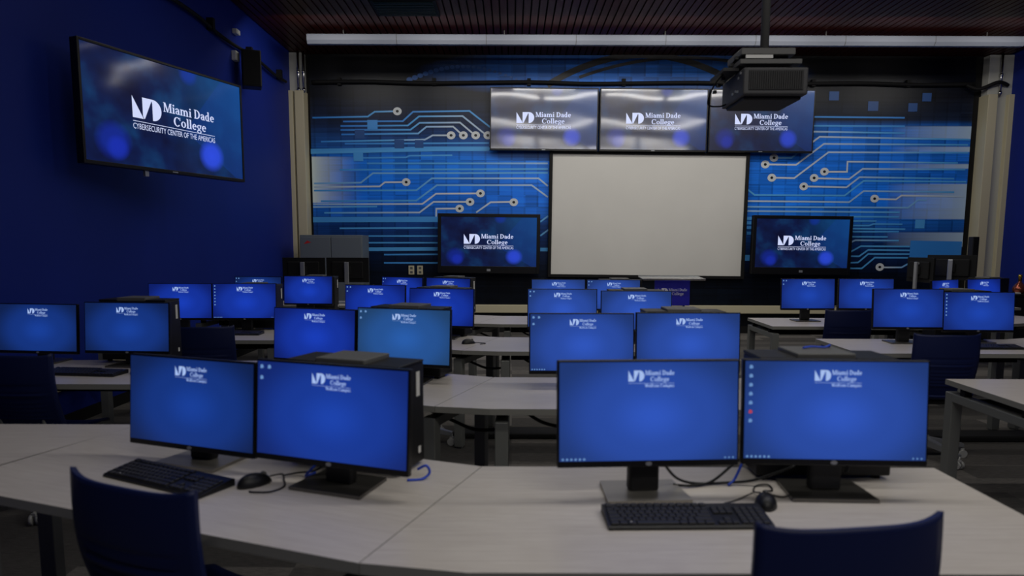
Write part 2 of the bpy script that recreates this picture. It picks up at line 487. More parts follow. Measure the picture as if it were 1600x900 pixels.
for o, pts, a0, a1, dd in [
    (A, [(180, 690), (505, 683), (545, 655), (660, 652)], 0, .6, (678, 652)),
    (A, [(360, 712), (710, 710), (770, 655), (1100, 650), (1228, 750)], 0, .45, None),
    (A, [(345, 738), (740, 735), (805, 682), (1060, 680), (1195, 788)], 0, .9, (1208, 793)),
    (A, [(345, 762), (755, 760), (808, 720), (1045, 718), (1128, 788)], 0, .95, (1137, 793)),
    (A, [(350, 788), (800, 782), (848, 743), (1005, 742), (1056, 788)], 0, .95, (1065, 793)),
    (A, [(230, 830), (840, 818), (885, 793), (980, 793)], .1, .9, (993, 793)),
    (A, [(370, 842), (1215, 838)], .1, .4, None), (A, [(400, 875), (1215, 870)], .2, .6, None),
    (B, [(430, 100), (730, 97), (750, 87), (1000, 85)], .2, .4, None),
    (B, [(340, 170), (1560, 165)], .3, .5, None), (B, [(500, 132), (1560, 132)], .3, .7, None),
    (B, [(190, 250), (465, 245), (535, 190), (1560, 188)], .6, .5, None),
    (B, [(190, 272), (575, 267), (605, 243), (712, 242)], .8, .95, (730, 242)),
    (B, [(190, 292), (790, 290), (880, 220), (1505, 220), (1560, 265)], .3, .8, None),
    (B, [(230, 354), (790, 350), (910, 260), (1465, 260), (1560, 330)], .3, .8, None),
    (B, [(185, 372), (825, 370), (905, 310), (1148, 308)], .7, 1, (1165, 308)),
    (B, [(250, 422), (808, 420), (890, 358), (1088, 358)], .5, 1, (1104, 358)),
    (B, [(905, 460), (907, 398), (1028, 397)], .8, 1, (1043, 397)),
    (B, [(1140, 420), (1225, 360), (1342, 358)], .8, 1, (1360, 360)),
    (B, [(185, 388), (560, 385)], .7, .4, None), (B, [(340, 513), (930, 510)], .4, .4, None),
    (B, [(510, 558), (930, 558)], .3, .4, None), (B, [(510, 597), (930, 597)], .3, .4, None),
    (B, [(600, 667), (930, 665)], .2, .4, None), (B, [(600, 715), (930, 715)], .2, .4, None),
    (B, [(1515, 475), (1562, 440)], .5, .6, None), (B, [(1515, 557), (1562, 522)], .5, .6, None),
    (R_, [(216, 92), (300, 92), (335, 66)], .6, .5, (205, 92)),
    (R_, [(175, 128), (325, 130), (475, 17), (1255, 22)], 1, .4, (158, 128)),
    (R_, [(210, 200), (315, 202), (500, 62), (1255, 65)], 1, .4, (193, 200)),
    (R_, [(495, 168), (600, 168), (603, 113), (1200, 120)], 1, .4, (478, 167)),
    (R_, [(440, 203), (612, 207), (685, 152), (1240, 156)], 1, .4, (422, 201)),
    (R_, [(385, 247), (597, 252), (668, 197), (1180, 205)], 1, .3, (366, 247)),
    (R_, [(60, 262), (100, 293), (588, 296), (690, 217), (1245, 222)], .5, .5, None),
    (R_, [(60, 326), (612, 332), (690, 272), (1180, 278)], .9, .5, None),
    (R_, [(768, 315), (865, 317), (895, 296), (1235, 302)], 1, .8, (749, 313)),
    (R_, [(60, 357), (930, 362), (985, 320), (1030, 322)], .6, .6, None), (R_, [(60, 380), (885, 387)], .7, .5, None),
    (R_, [(615, 410), (880, 412)], .5, .4, None), (R_, [(615, 434), (760, 434)], .5, .3, None),
    (R_, [(615, 458), (720, 458), (745, 450), (900, 452)], .4, .3, None), (R_, [(615, 475), (915, 478)], .5, .4, None),
    (R_, [(615, 492), (880, 492)], .5, .3, None), (R_, [(615, 519), (820, 520)], .5, .4, None),
    (R_, [(615, 552), (645, 538), (880, 540)], .7, .5, None), (R_, [(610, 606), (675, 570), (940, 572)], .5, .5, None),
    (R_, [(610, 625), (665, 625), (715, 590), (940, 593)], .5, .45, None), (R_, [(610, 660), (660, 658), (715, 612), (940, 613)], .5, .45, None),
    (R_, [(610, 690), (680, 690), (750, 632), (935, 633)], .5, .45, None), (R_, [(797, 685), (895, 685), (940, 660)], .9, .5, (777, 683)),
    (D4, [(100, 770), (140, 740), (950, 755)], .9, .4, None), (D4, [(100, 632), (600, 637)], .2, .1, None),
    (D4, [(100, 680), (600, 683)], .4, .2, None), (D4, [(100, 712), (600, 720)], .8, .3, None)]:
    ribbon(T(o[0], o[1], pts), W1, a0, a1)
    if dd: dot(*T(o[0], o[1], [dd])[0])
# brighter thick stripes
for o, pts, wd, a in [(A, [(172, 886), (900, 872), (1215, 872)], .075, .35), (B, [(172, 70), (1220, 47)], .04, .45), (B, [(185, 462), (930, 460)], .09, .28),
                      (B, [(510, 635), (930, 633)], .06, .42), (B, [(1515, 637), (1562, 637)], .06, .4), (R_, [(48, 633), (90, 633)], .1, .3),
                      (R_, [(58, 420), (92, 420)], .05, .3), (R_, [(58, 444), (92, 444)], .05, .3), (R_, [(58, 470), (92, 470)], .05, .25), (R_, [(58, 500), (92, 500)], .05, .25),
                      (R_, [(940, 585), (1218, 590)], .28, .12)]:
    ribbon(T(o[0], o[1], pts), wd, a, a)
# small squares standing out of the pattern
for px, py, sz, a in [(582, 195, .17, .25), (562, 210, .16, .05), (624, 225, .16, .12), (655, 225, .14, .1), (560, 245, .16, .35), (1364, 166, .17, .2), (1426, 168, .15, .1), (1448, 152, .15, .08), (1437, 350, .16, .4), (1303, 150, .16, .05)]:
    x, z = wp(px, py); _lay[0] += 1; y = YM - 0.0015 - 0.00005 * _lay[0]
    vs = [bm.verts.new((x + i * sz / 2, y, z + j * sz * .45)) for i, j in ((-1, -1), (1, -1), (1, 1), (-1, 1))]
    for u in vs: u[tint] = a
    bm.faces.new(vs).material_index = 1 if a >= .25 and py > 190 else 3
# arc of dots and the large dark rings at the top
for k in range(22):
    u = k / 21; px = 640 + 175 * u; py = 126 - 22 * math.sin(PI * min(1, u * 1.0 + .02)) 
    if py < 128: dot(px, py, 0.05 * (1 - .6 * u), False, .0 + .08 * (1 - u), 0.8)
ribbon([(855 + 300 * u, 150 - 64 * math.sin(PI * (.06 + .88 * u)) ** .8) for u in [i / 24 for i in range(25)]], 0.10, 0, 0, 2)
ribbon([(905 + 330 * u, 132 - 42 * math.sin(PI * (.06 + .88 * u)) ** .8) for u in [i / 24 for i in range(25)]], 0.05, 0, 0, 2)
o = obj('wall_mural', bm, [M_MURAL, M_TRACE, M_MDARK, M_MSQ])
tag(o, 'blue circuit-board mural covering the front wall behind the screens', 'mural')

# ------------------------------------------------------------------ columns, raceways, conduits
def colbox(name, px0, px1, pyt, pyb, depth, m, kind='structure', zt=None, zb=None, lab=None):
    a = at_y((px0), (pyt + pyb) / 2, WY); b = at_y((px1), (pyt + pyb) / 2, WY)
    z1 = at_y(px0, pyt, WY).z if zt is None else zt; z0 = at_y(px0, pyb, WY).z if zb is None else zb
    bm = nb(); box(bm, a.x, b.x, WY - depth, WY - 0.001, z0, z1, 0, 0.006)
    return struct(name, bm, m, lab)
colbox('trim_1', 464, 485, 90, 600, .16, M_COLUMN, zt=ZC - 0.01, zb=0.0)
colbox('trim_2', 461, 471, 146, 600, .24, M_CREAM, zb=0.0)
colbox('trim_3', 474, 487.5, 146, 600, .24, M_CREAM, zb=0.0)
colbox('trim_4', 1517, 1562, 90, 600, .16, M_COLUMN, zt=ZC - 0.01, zb=0.0)
colbox('trim_5', 1512, 1526, 152, 600, .24, M_CREAM, zb=0.0)
colbox('trim_6', 1543, 1556, 152, 600, .24, M_CREAM, zb=0.0)
# horizontal cable raceway along the front and left walls
bm = nb(); box(bm, mx0 + 0.02, mx1 - 0.02, WY - 0.10, WY - 0.032, 0.34, 0.475, 0, 0.008); struct('trim_7', bm, M_CREAM)
bm = nb(); box(bm, XL + 0.001, XL + 0.07, 3.5, WY - 0.3, 0.32, 0.46, 0, 0.008); struct('trim_8', bm, M_CREAM)
bm = nb(); box(bm, XR - 0.07, XR - 0.001, 3.5, WY - 0.3, 0.32, 0.46, 0, 0.008); struct('trim_9', bm, M_CREAM)
bm = nb(); box(bm, XL + 0.001, XL + 0.015, YB, WY - 0.3, 0.0, 0.10); struct('baseboard_left', bm, M_BLACKM)
bm = nb(); box(bm, mx0 + .02, mx1 - .02, WY - 0.05, WY - 0.031, 0.0, 0.12); struct('baseboard_front', bm, M_BLACKM)
# black conduits high on the walls
zc = at_y(800, 131, WY).z
bm = nb(); tube(bm, [(mx0 + .05 + (mx1 - mx0 - .1) * k / 12, WY - 0.075, zc + 0.012 * math.sin(k * 2.1)) for k in range(13)], 0.032, 8)
for k in range(7):
    xx = mx0 + .5 + k * 1.55; box(bm, xx - .03, xx + .03, WY - .09, WY - .036, zc - .045, zc + .07)
tag(obj('cable_conduit', bm, M_BLACKM), 'black cable run crossing the front wall just above the row of televisions', 'conduit')
bm = nb(); tube(bm, [(XL + 0.05, 5.6 + k * .5, zc - .09 + 0.02 * math.sin(k * 1.7)) for k in range(12)], 0.022, 8)
for k in range(5): box(bm, XL + .001, XL + .08, 6.0 + k * 1.2, 6.06 + k * 1.2, zc - .12, zc + .02)
tag(obj('cable_conduit', bm, M_BLACKM), 'black cable run high on the left blue wall above the large television', 'conduit')
bm = nb()
tube(bm, [(8.0, WY - .2, zc - .04), (7.8, WY - .26, zc - .01), (7.55, WY - .2, zc - .10), (7.4, WY - .1, zc - .02)], 0.03, 8)
tag(obj('cable_loop', bm, M_BLACKM), 'black cable bending across the pale column at the right end of the front wall', 'cable')
for px0, px1, pyt, pyb, lab in [(467, 470.5, 84, 145, 'pair of shiny metal conduit pipes on the pale column at the left corner'), (1562, 1565, 85, 150, 'thin shiny metal pipe beside the pale column at the right corner')]:
    bm = nb()
    for k in range(2 if px0 < 900 else 1):
        a = at_y(px0 + k * 8, pyb, WY - .2); b = at_y(px0 + k * 8, pyt, WY - .2)
        cyl(bm, (a.x, WY - .2, a.z), (a.x, WY - .2, ZC - .005), 0.02, seg=12)
        for zz in (a.z + .02, a.z + .3): cyl(bm, (a.x, WY - .2, zz), (a.x, WY - .2, zz + .05), 0.028, seg=12); box(bm, a.x - .012, a.x + .012, WY - .2, WY - .155, zz, zz + .04)
    tag(obj('conduit_pipe', bm, M_CHROME), lab, 'pipe')
# long pale rail under the ceiling
a = at_y(481, 60, 10.3); b = at_y(1597, 68, 10.3)
t = thing('ceiling_rail', 'long pale grey rail running the width of the room under the slatted ceiling', 'rail', ((a.x + b.x) / 2, 10.3, (a.z + b.z) / 2))
L = (b.x - a.x) / 2; hh = 0.066
bm = nb(); pr_ = [(-.07, .052), (-.07, -.018), (-.035, -hh), (.035, -hh), (.07, -.018), (.07, .052), (.06, hh), (-.06, hh)]
prism(bm, pr_, -L, L, axis='x'); obj('casing', bm, M_RAIL, t)
for k in range(1, 8):
    xx = -L + k * 2 * L / 8
    bm = nb(); prism(bm, [(p[0] * 1.02, p[1] * 1.02) for p in pr_], xx - .004, xx + .004, axis='x')
    obj('joint_seam', bm, M_GREYTOP, t)
for k in range(5):
    xx = -L * .9 + k * L * .45; bm = nb(); cyl(bm, (xx, 0, hh - .005), (xx, 0, ZC - t.location.z - .002), .008, seg=8); obj('hanger', bm, M_GREYTOP, t)
# dark vent in the ceiling
a = at_z(634, 10, ZC)
t = thing('ceiling_vent', 'dark rectangular vent set in the slatted ceiling above the mural', 'vent', (a.x, a.y, ZC - .03))
bm = nb(); box(bm, -.42, .42, -.30, .30, 0, .025); obj('vent_frame', bm, M_BLACKM, t)
bm = nb()
for k in range(9): box(bm, -.38, .38, -.26 + k * .06, -.235 + k * .06, -.012, .001)
obj('louvre', bm, mat('dark_green_metal', lin((28, 44, 40)), .35, .4), t)
# wall outlets on the mural
for px, side, pl in ((643, 'left', 'left'), (656.5, 'right', 'right')):
    p = at_y(px, 422, WY - .03)
    t = thing('wall_outlet', f'cream wall outlet on the mural, {side} one of the two beside the left display', 'outlet', (p.x, WY - .035, p.z), 0, 'wall outlets')
    bm = nb(); box(bm, -.048, .048, -.008, .004, -.075, .075, 0, .003); obj('cover_plate', bm, M_CREAM, t)
    for s in (1, -1):
        bm = nb(); box(bm, -.022, .022, -.012, -.006, s * .035 - .02, s * .035 + .02, 0, .004); obj('socket', bm, M_GREYTOP, t)
# small boxes and the loudspeaker on the left wall
for px, py, lab, h in ((369, 50, 'small white box above the cable run on the left wall', .06), (368, 88, 'small white sensor box beside the black wall loudspeaker', .12)):
    p = at_x(px, py, XL + .03); bm = nb(); box(bm, -.03, .03, -.06, .06, -h / 2, h / 2, 0, .006); box(bm, .03, .036, -.04, .04, -h / 3, h / 3, 0)
    tag(obj('sensor_box', bm, M_WHITE, loc=p), lab, 'box')
p = at_x(393, 109, XL + .2)
t = thing('wall_loudspeaker', 'black loudspeaker box hung on the left wall behind the large television', 'loudspeaker', p, math.radians(22))
bm = nb(); box(bm, -.12, .12, -.11, .13, -.23, .23, 0, .012); obj('cabinet', bm, M_BLACK, t)
bm = nb(); box(bm, -.108, .108, -.118, -.108, -.215, .215, 0, .004); obj('grille', bm, M_BLACKM, t)
bm = nb(); box(bm, -.03, .03, .13, .26, -.03, .03, 0); obj('bracket', bm, M_BLACKM, t)

# ------------------------------------------------------------------ lettering
class Gl:
    """serif letters drawn from strokes; cap height 1"""
    T_, t_ = 0.17, 0.085
    def __init__(s, bm): s.bm = bm
    def q(s, P):
        vs = [s.bm.verts.new((s.ox + x * s.k, s.yy, s.oz + z * s.k)) for x, z in P]
        s.bm.faces.new(vs)
    def V(s, x, z0, z1, w=None):
        w = w or s.T_; s.q([(x - w / 2, z0), (x + w / 2, z0), (x + w / 2, z1), (x - w / 2, z1)])
    def H(s, x0, x1, z, h=None):
        h = h or s.t_; s.q([(x0, z - h / 2), (x1, z - h / 2), (x1, z + h / 2), (x0, z + h / 2)])
    def D(s, x0, z0, x1, z1, w): s.q([(x0 - w / 2, z0), (x0 + w / 2, z0), (x1 + w / 2, z1), (x1 - w / 2, z1)])
    def SF(s, x, z, w=0.30): 
        h = .07; s.q([(x - w / 2, z), (x + w / 2, z), (x + w / 2, z + h), (x - w / 2, z + h)])
    def A(s, cx, cz, rx, rz, a0, a1, wv=None, wh=None, n=16):
        wv = wv or s.T_; wh = wh or s.t_; pr = None
        for i in range(n + 1):
            a = math.radians(a0 + (a1 - a0) * i / n); c, d = math.cos(a), math.sin(a)
            o = (cx + rx * c, cz + rz * d); q = (cx + (rx - wv) * c, cz + (rz - wh) * d)
            if pr: s.q([pr[0], o, q, pr[1]])
            pr = (o, q)
    X = .66
    def glyph(s, ch):
        X = s.X; T_, t_ = s.T_, s.t_
        if ch == 'M':
            s.V(.13, 0, 1, .09); s.V(.84, 0, 1, T_); s.D(.50, 0, .17, 1, T_); s.D(.48, 0, .80, 1, .09); s.SF(.13, 0, .26); s.SF(.84, 0, .32); s.SF(.10, .93, .2); s.SF(.88, .93, .22); return 1.02
        if ch == 'D':
            s.V(.18, 0, 1); s.A(.30, .5, .48, .5, -90, 90, .19, t_); s.H(.18, .32, .0425); s.H(.18, .32, .9575); s.SF(.12, 0, .2); s.SF(.12, .93, .2); return .84
        if ch == 'C':
            s.A(.44, .5, .41, .52, 42, 318, .19, t_); s.V(.77, .66, 1.0, .07); return .86
        if ch == 'W':
            s.D(.32, 0, .10, 1, T_); s.D(.34, 0, .52, 1, .08); s.D(.74, 0, .52, 1, T_); s.D(.76, 0, .95, 1, .08); s.SF(.10, .93, .28); s.SF(.95, .93, .24); s.SF(.52, .93, .2); return 1.06
        if ch == 'i':
            s.V(.18, 0, X); s.SF(.18, 0, .32); s.SF(.13, X - .07, .2); s.A(.18, .88, .10, .10, 0, 360, .1, .1, 12); return .36
        if ch in 'mn':
            n = 2 if ch == 'm' else 1; s.V(.18, 0, X); s.SF(.18, 0, .30); s.SF(.13, X - .07, .2)
            for k in range(n):
                b = .18 + .36 * k; s.A(b + .18, X - .26, .25, .27, 0, 150, T_, .10, 10); s.V(b + .36, 0, X - .25); s.SF(b + .36, 0, .30)
            return .38 + .36 * n
        if ch == 'a':
            s.V(.42, .06, X - .2); s.A(.25, X - .25, .255, .26, 0, 160, T_, .09, 10); s.A(.27, .20, .23, .21, 60, 300, .15, .08, 12); s.H(.36, .56, .05, .09); return .58
        if ch == 'd':
            s.V(.46, 0, 1.05); s.SF(.42, .98, .2); s.SF(.54, 0, .2); s.A(.30, .33, .26, .34, 50, 310, T_, .085); return .66
        if ch == 'e':
            s.A(.31, .33, .27, .34, 5, 320, T_, .085); s.H(.12, .56, .36, .075); return .60
        if ch == 'o':
            s.A(.33, .33, .30, .34, 0, 360, T_, .075, 20); return .66
        if ch == 'l':
            s.V(.18, 0, 1.05); s.SF(.18, 0, .32); s.SF(.13, .98, .2); return .35
        if ch == 'g':
            s.A(.30, .42, .25, .25, 0, 360, .14, .075, 18); s.A(.30, -.10, .28, .20, 0, 360, .12, .08, 18); s.H(.12, .42, .10, .10); s.H(.44, .60, .60, .09); return .62
        if ch == 'f':
            s.V(.20, 0, .82); s.A(.36, .80, .24, .25, 70, 180, T_, .09, 8); s.SF(.20, 0, .34); s.H(.04, .44, X - .04, .075); return .42
        if ch == 's':
            s.A(.24, .48, .19, .19, 30, 250, .13, .08, 10); s.A(.26, .19, .20, .20, -150, 80, .13, .08, 10); return .48
        if ch == 'p':
            s.V(.18, -.3, X); s.SF(.18, -.3, .32); s.SF(.13, X - .07, .2); s.A(.34, .33, .27, .34, -130, 130, T_, .085); return .66
        if ch == 'u':
            s.V(.18, .22, X); s.SF(.12, X - .07, .2); s.A(.36, .26, .265, .27, 180, 330, T_, .10, 10); s.V(.54, 0, X); s.SF(.60, 0, .18); s.SF(.48, X - .07, .2); return .76
        return .30
    def width(s, txt):
        b = s.bm; s.bm = bmesh.new(); s.ox = s.oz = s.yy = 0; s.k = 1
        w_ = sum(s.glyph(c) for c in txt); s.bm.free(); s.bm = b; return w_
    def text(s, txt, x0, z0, height, width, yy=0.0):
        """cap height and total width given"""
        tot = s.width(txt); kx = width / tot; x = 0
        s.yy = yy
        start = len(s.bm.verts); s.ox = s.oz = 0; s.k = 1
        s.bm.verts.ensure_lookup_table()
        for c in txt:
            s.ox = x; x += s.glyph(c)
        s.bm.verts.ensure_lookup_table()
        for i in range(start, len(s.bm.verts)):
            v = s.bm.verts[i]; v.co = Vector((x0 + v.co.x * kx, yy, z0 + v.co.z * height))
def sans(bm, txt, x0, z0, height, width, yy=0.0):
    cu = bpy.data.curves.new('t', 'FONT'); cu.body = txt; cu.size = 1; cu.offset = 0.0; cu.resolution_u = 3
    o = bpy.data.objects.new('t', cu); C.objects.link(o)
    bpy.context.view_layer.update()
    me = bpy.data.meshes.new_from_object(o.evaluated_get(bpy.context.evaluated_depsgraph_get()))
    bpy.data.objects.remove(o); bpy.data.curves.remove(cu)
    xs = [v.co.x for v in me.vertices]; ys = [v.co.y for v in me.vertices]
    a, b, c, d = min(xs), max(xs), min(ys), max(ys)
    idx = [bm.verts.new((x0 + (v.co.x - a) / (b - a) * width, yy, z0 + (v.co.y - c) / (d - c) * height)) for v in me.vertices]
    for p in me.polygons:
        try: bm.faces.new([idx[i] for i in p.vertices])
        except ValueError: pass
    bpy.data.meshes.remove(me)
def emblem(bm, x0, z0, w_, h, yy=0.0):
    f = lambda x, z: bm.verts.new((x0 + x * w_, yy, z0 + z * h))
    bm.faces.new([f(0, 0), f(.365, 0), f(0, 1)])
    bm.faces.new([f(.385, 0), f(.41, .03), f(.685, 1), f(.345, 1), f(.345, .13)])
    arc = [(.70 + .30 * math.cos(math.radians(a)), .5 + .5 * math.sin(math.radians(a))) for a in range(-90, 91, 10)]
    bm.faces.new([f(.685, 0)] + [f(*p) for p in arc] + [f(.685, 1), f(.66, .94), f(.685, .8)])
def finish_flat(bm):
    bmesh.ops.triangulate(bm, faces=bm.faces[:])
    for f in bm.faces:
        f.normal_update()
        if f.normal.y > 0: f.normal_flip()
def logo_tv(u):
    """logo with the centre's name, unit = width of the whole mark, origin lower left"""
    bm = nb(); g = Gl(bm)
    emblem(bm, 0, .105 * u, .325 * u, .195 * u)
    g.text('Miami Dade', .35 * u, .215 * u, .088 * u, .65 * u)
    g.text('College', .465 * u, .10 * u, .088 * u, .42 * u)
    for a, b in ((.0, 1.0),):
        vs = [bm.verts.new((x * u, 0, z * u)) for x, z in ((a, .072), (b, .072), (b, .077), (a, .077))]; bm.faces.new(vs)
    sans(bm, 'CYBERSECURITY CENTER OF THE AMERICAS', 0, .004 * u, .052 * u, 1.0 * u)
    finish_flat(bm); return bm
def logo_pc(u, dim=True):
    bm = nb(); g = Gl(bm)
    emblem(bm, 0, .135 * u, .345 * u, .235 * u)
    g.text('Miami Dade', .365 * u, .27 * u, .10 * u, .635 * u)
    g.text('College', .475 * u, .135 * u, .10 * u, .41 * u)
    vs = [bm.verts.new((x * u, 0, z * u)) for x, z in ((0, .092), (1, .092), (1, .098), (0, .098))]; bm.faces.new(vs)
    g.text('Wolfson Campus', .36 * u, 0.012 * u, .068 * u, .64 * u)
    finish_flat(bm); return bm
def logo_sign(u):
    bm = nb(); g = Gl(bm)
    emblem(bm, 0, 0, .345 * u, .24 * u)
    g.text('Miami Dade', .365 * u, .135 * u, .10 * u, .635 * u)
    g.text('College', .475 * u, 0, .10 * u, .41 * u)
    finish_flat(bm); return bm

def screen_mesh(w_, h, y=0.0):
    bm = nb(); uvl = bm.loops.layers.uv.new('UVMap')
    vs = [bm.verts.new(p) for p in ((-w_ / 2, y, -h / 2), (w_ / 2, y, -h / 2), (w_ / 2, y, h / 2), (-w_ / 2, y, h / 2))]
    f = bm.faces.new(vs)
    for l, uv in zip(f.loops, ((0, 0), (1, 0), (1, 1), (0, 1))): l[uvl].uv = uv
    return bm

# ------------------------------------------------------------------ televisions and displays (root at panel centre, facing -y)
def television(name, label, cat, w_, h, bez, bot, loc, rz, rx=0.0, ry=0.0, picture=None, logo_u=.515, logo_x=.24, logo_z=.375, group=None, thick=.07, mark=True):
    t = thing(name, label, cat, loc, 0, group); t.rotation_euler = (rx, ry, rz)
    sw, sh = w_ - 2 * bez, h - bez - bot
    zc_ = (bot - bez) / 2
    bm = nb(); box(bm, -w_ / 2, w_ / 2, 0, thick, -h / 2, h / 2, 0, .006)
    box(bm, -w_ * .35, w_ * .35, thick, thick + .05, -h * .35, h * .35, 0, .01); obj('housing', bm, M_BEZEL, t)
    bm = nb()
    for a in ((-w_ / 2, -sw / 2, -h / 2, h / 2), (sw / 2, w_ / 2, -h / 2, h / 2), (-sw / 2, sw / 2, zc_ + sh / 2, h / 2), (-sw / 2, sw / 2, -h / 2, zc_ - sh / 2)):
        box(bm, a[0], a[1], -.012, .002, a[2], a[3], 0, .003)
    obj('bezel', bm, M_BEZEL, t)
    sc = obj('screen', screen_mesh(sw, sh), picture, t, loc=(0, -.003, zc_))
    lg = obj('logo', logo_tv(logo_u * sw), M_LOGO, sc, loc=((logo_x - .5) * sw, -.002, (.5 - logo_z) * sh - .315 * logo_u * sw + .0 * sh))
    if mark:
        bm = nb(); box(bm, -.03, .03, -.014, -.011, -h / 2 + bot * .3, -h / 2 + bot * .62); obj('maker_badge', bm, M_SILVER, t)
    return t
YT = WY - 0.20
def tvpx(x0, x1, y0, y1, y):
    a = at_y(x0, (y0 + y1) / 2, y); b = at_y(x1, (y0 + y1) / 2, y); c = at_y((x0 + x1) / 2, y0, y); d = at_y((x0 + x1) / 2, y1, y)
    return Vector(((a.x + b.x) / 2, y, (c.z + d.z) / 2)), b.x - a.x, c.z - d.z
for (x0, x1, y0, y1), lab in [((765.5, 934.5, 137, 235.5), 'left wide television of the three mounted above the projection screen'),
                              ((937, 1105.5, 138, 237), 'middle wide television of the three mounted above the projection screen'),
                              ((1108, 1272, 139.5, 238.5), 'right wide television of the three above the projection screen, partly behind the projector')]:
    c, w_, h = tvpx(x0, x1, y0, y1, YT)
    t = television('wall_television', lab, 'television', w_, h, .018, .03, c, 0, picture=M_TV, group='televisions above the projection screen', ry=math.radians(.35))
    bm = nb(); box(bm, -.25, .25, .115, WY - .035 - YT, -.2, .2); obj('wall_bracket', bm, M_BLACKM, t)
YD = WY - 0.30
for (x0, x1, y0, y1), lab in [((684, 843.5, 334, 427), 'thick framed display on the front wall left of the projection screen'),
                              ((1175.5, 1330.5, 337, 429), 'thick framed display on the front wall right of the projection screen')]:
    c, w_, h = tvpx(x0, x1, y0, y1, YD)
    t = television('interactive_display', lab, 'display', w_, h, .055, .115, c, 0, picture=M_TVD, group='framed displays beside the projection screen', ry=math.radians(.5), thick=.10, logo_x=.238, logo_u=.52, logo_z=.33)
    bm = nb(); box(bm, -.3, .3, .15, WY - .035 - YD, -.2, .25); obj('wall_bracket', bm, M_BLACKM, t)
# large television on the left wall, swung out on its arm
pl = at_y(121, 65, 5.5); plb = at_y(128, 262, 5.5); prr = at_y(378, 127, 7.17); prb = at_y(378.5, 279, 7.17)
cc = (pl + plb + prr + prb) / 4
hv = ((pl - plb).length + (prr - prb).length) / 2
wv = ((prr + prb) / 2 - (pl + plb) / 2); yaw = math.atan2(wv.y, wv.x)
t = television('wall_television', 'large television swung out from the left blue wall', 'television', wv.length, hv, .022, .03, cc, yaw, picture=M_TVL, logo_x=.262, logo_u=.53, logo_z=.345)
bm = nb(); box(bm, -.05, .05, .11, .34, -.12, .12, 0); box(bm, -.3, .3, .11, .14, -.22, .22, 0); obj('swing_arm', bm, M_BLACKM, t)
bm = nb(); box(bm, -.02, .02, .01, .04, -hv / 2 - .05, -hv / 2 + .01, 0, .004); obj('infrared_sensor', bm, M_SILVER, t, loc=(-wv.length * .16, 0, 0))

# projection screen
c, w_, h = tvpx(857, 1166.5, 238, 434.5, WY - .10)
t = thing('projection_screen', 'large blank grey projection screen in a black frame on the front wall', 'projection screen', c)
t.rotation_euler = (0, math.radians(.45), 0)
bm = nb(); box(bm, -w_ / 2 + .03, w_ / 2 - .03, -.005, .02, -h / 2 + .03, h / 2 - .03); obj('fabric', bm, M_FABRIC, t)
for nm, a in (('frame_side', (-w_ / 2, -w_ / 2 + .055, -h / 2, h / 2)), ('frame_side', (w_ / 2 - .055, w_ / 2, -h / 2, h / 2)), ('frame_top', (-w_ / 2 + .055, w_ / 2 - .055, h / 2 - .04, h / 2)), ('frame_bottom', (-w_ / 2 + .055, w_ / 2 - .055, -h / 2, -h / 2 + .05))):
    bm = nb(); box(bm, a[0], a[1], -.035, .03, a[2], a[3], 0, .006); obj(nm, bm, M_BLACKM, t)

# ------------------------------------------------------------------ desks
ZT = 0.735
FY = [1.485, 3.055, 4.75, 6.42]; DEP = .755
W20 = math.radians(20)
ROWN = ['front', 'second', 'third', 'fourth']
def leg_frame(t, xa, ya, xb, yb, ang):
    """two square posts and the beam that joins them below the top; returns nothing"""
    for (x, y) in ((xa, ya), (xb, yb)):
        bm = nb(); Mx = Matrix.Translation((x, y, 0)) @ Matrix.Rotation(ang, 4, 'Z')
        box(bm, -.031, .031, -.031, .031, .012, .666, 0, .004, Mx); box(bm, -.022, .022, -.022, .022, 0, .013, 0, 0, Mx)
        obj('leg', bm, M_LEG, t)
    d = Vector((xb - xa, yb - ya, 0)); L = d.length; mid = Vector(((xa + xb) / 2, (ya + yb) / 2, 0)); an = math.atan2(d.y, d.x)
    Mx = Matrix.Translation(mid) @ Matrix.Rotation(an, 4, 'Z')
    bm = nb(); box(bm, -L / 2 + .029, L / 2 - .029, -.029, .029, .618, .664, 0, .003, Mx)
    for k in (-.35, .35): box(bm, k * L - .02, k * L + .02, -.02, .02, .664, .7065, 1, 0, Mx)
    obj('crossbeam', bm, [M_LEG, M_BLACKM], t)
def desk(label, poly, group, frames, ang, tray=True):
    cx = sum(p[0] for p in poly) / len(poly); cy = sum(p[1] for p in poly) / len(poly)
    t = thing('computer_desk', label, 'desk', (cx, cy, 0), ang, group)
    loc = lambda p: rotz((p[0] - cx, p[1] - cy), -ang)
    P = [loc(p) for p in poly]
    ar = sum(P[i][0] * P[(i + 1) % len(P)][1] - P[(i + 1) % len(P)][0] * P[i][1] for i in range(len(P)))
    if ar < 0: P.reverse()
    bm = nb(); prism(bm, P, ZT - .029, ZT, 0, 1)
    obj('tabletop', bm, [M_LAM, M_EDGE], t)
    for a, b in frames:
        A_, B_ = loc(a), loc(b); leg_frame(t, *A_, *B_, 0)
    if tray:
        (a, b), (c, d) = frames[0], frames[-1]
        m1 = loc(((a[0] * .3 + b[0] * .7), (a[1] * .3 + b[1] * .7))); m2 = loc(((c[0] * .3 + d[0] * .7), (c[1] * .3 + d[1] * .7)))
        v = Vector((m2[0] - m1[0], m2[1] - m1[1], 0)); Mx = Matrix.Translation(((m1[0] + m2[0]) / 2, (m1[1] + m2[1]) / 2, 0)) @ Matrix.Rotation(math.atan2(v.y, v.x), 4, 'Z')
        bm = nb(); L = v.length / 2 - .04; box(bm, -L, L, -.06, .06, .60, .606, 0, 0, Mx); box(bm, -L, L, -.06, -.055, .60, .66, 0, 0, Mx); box(bm, -L, L, .055, .06, .60, .66, 0, 0, Mx)
        obj('cable_tray', bm, M_BLACKM, t)
    return t
e = .0015
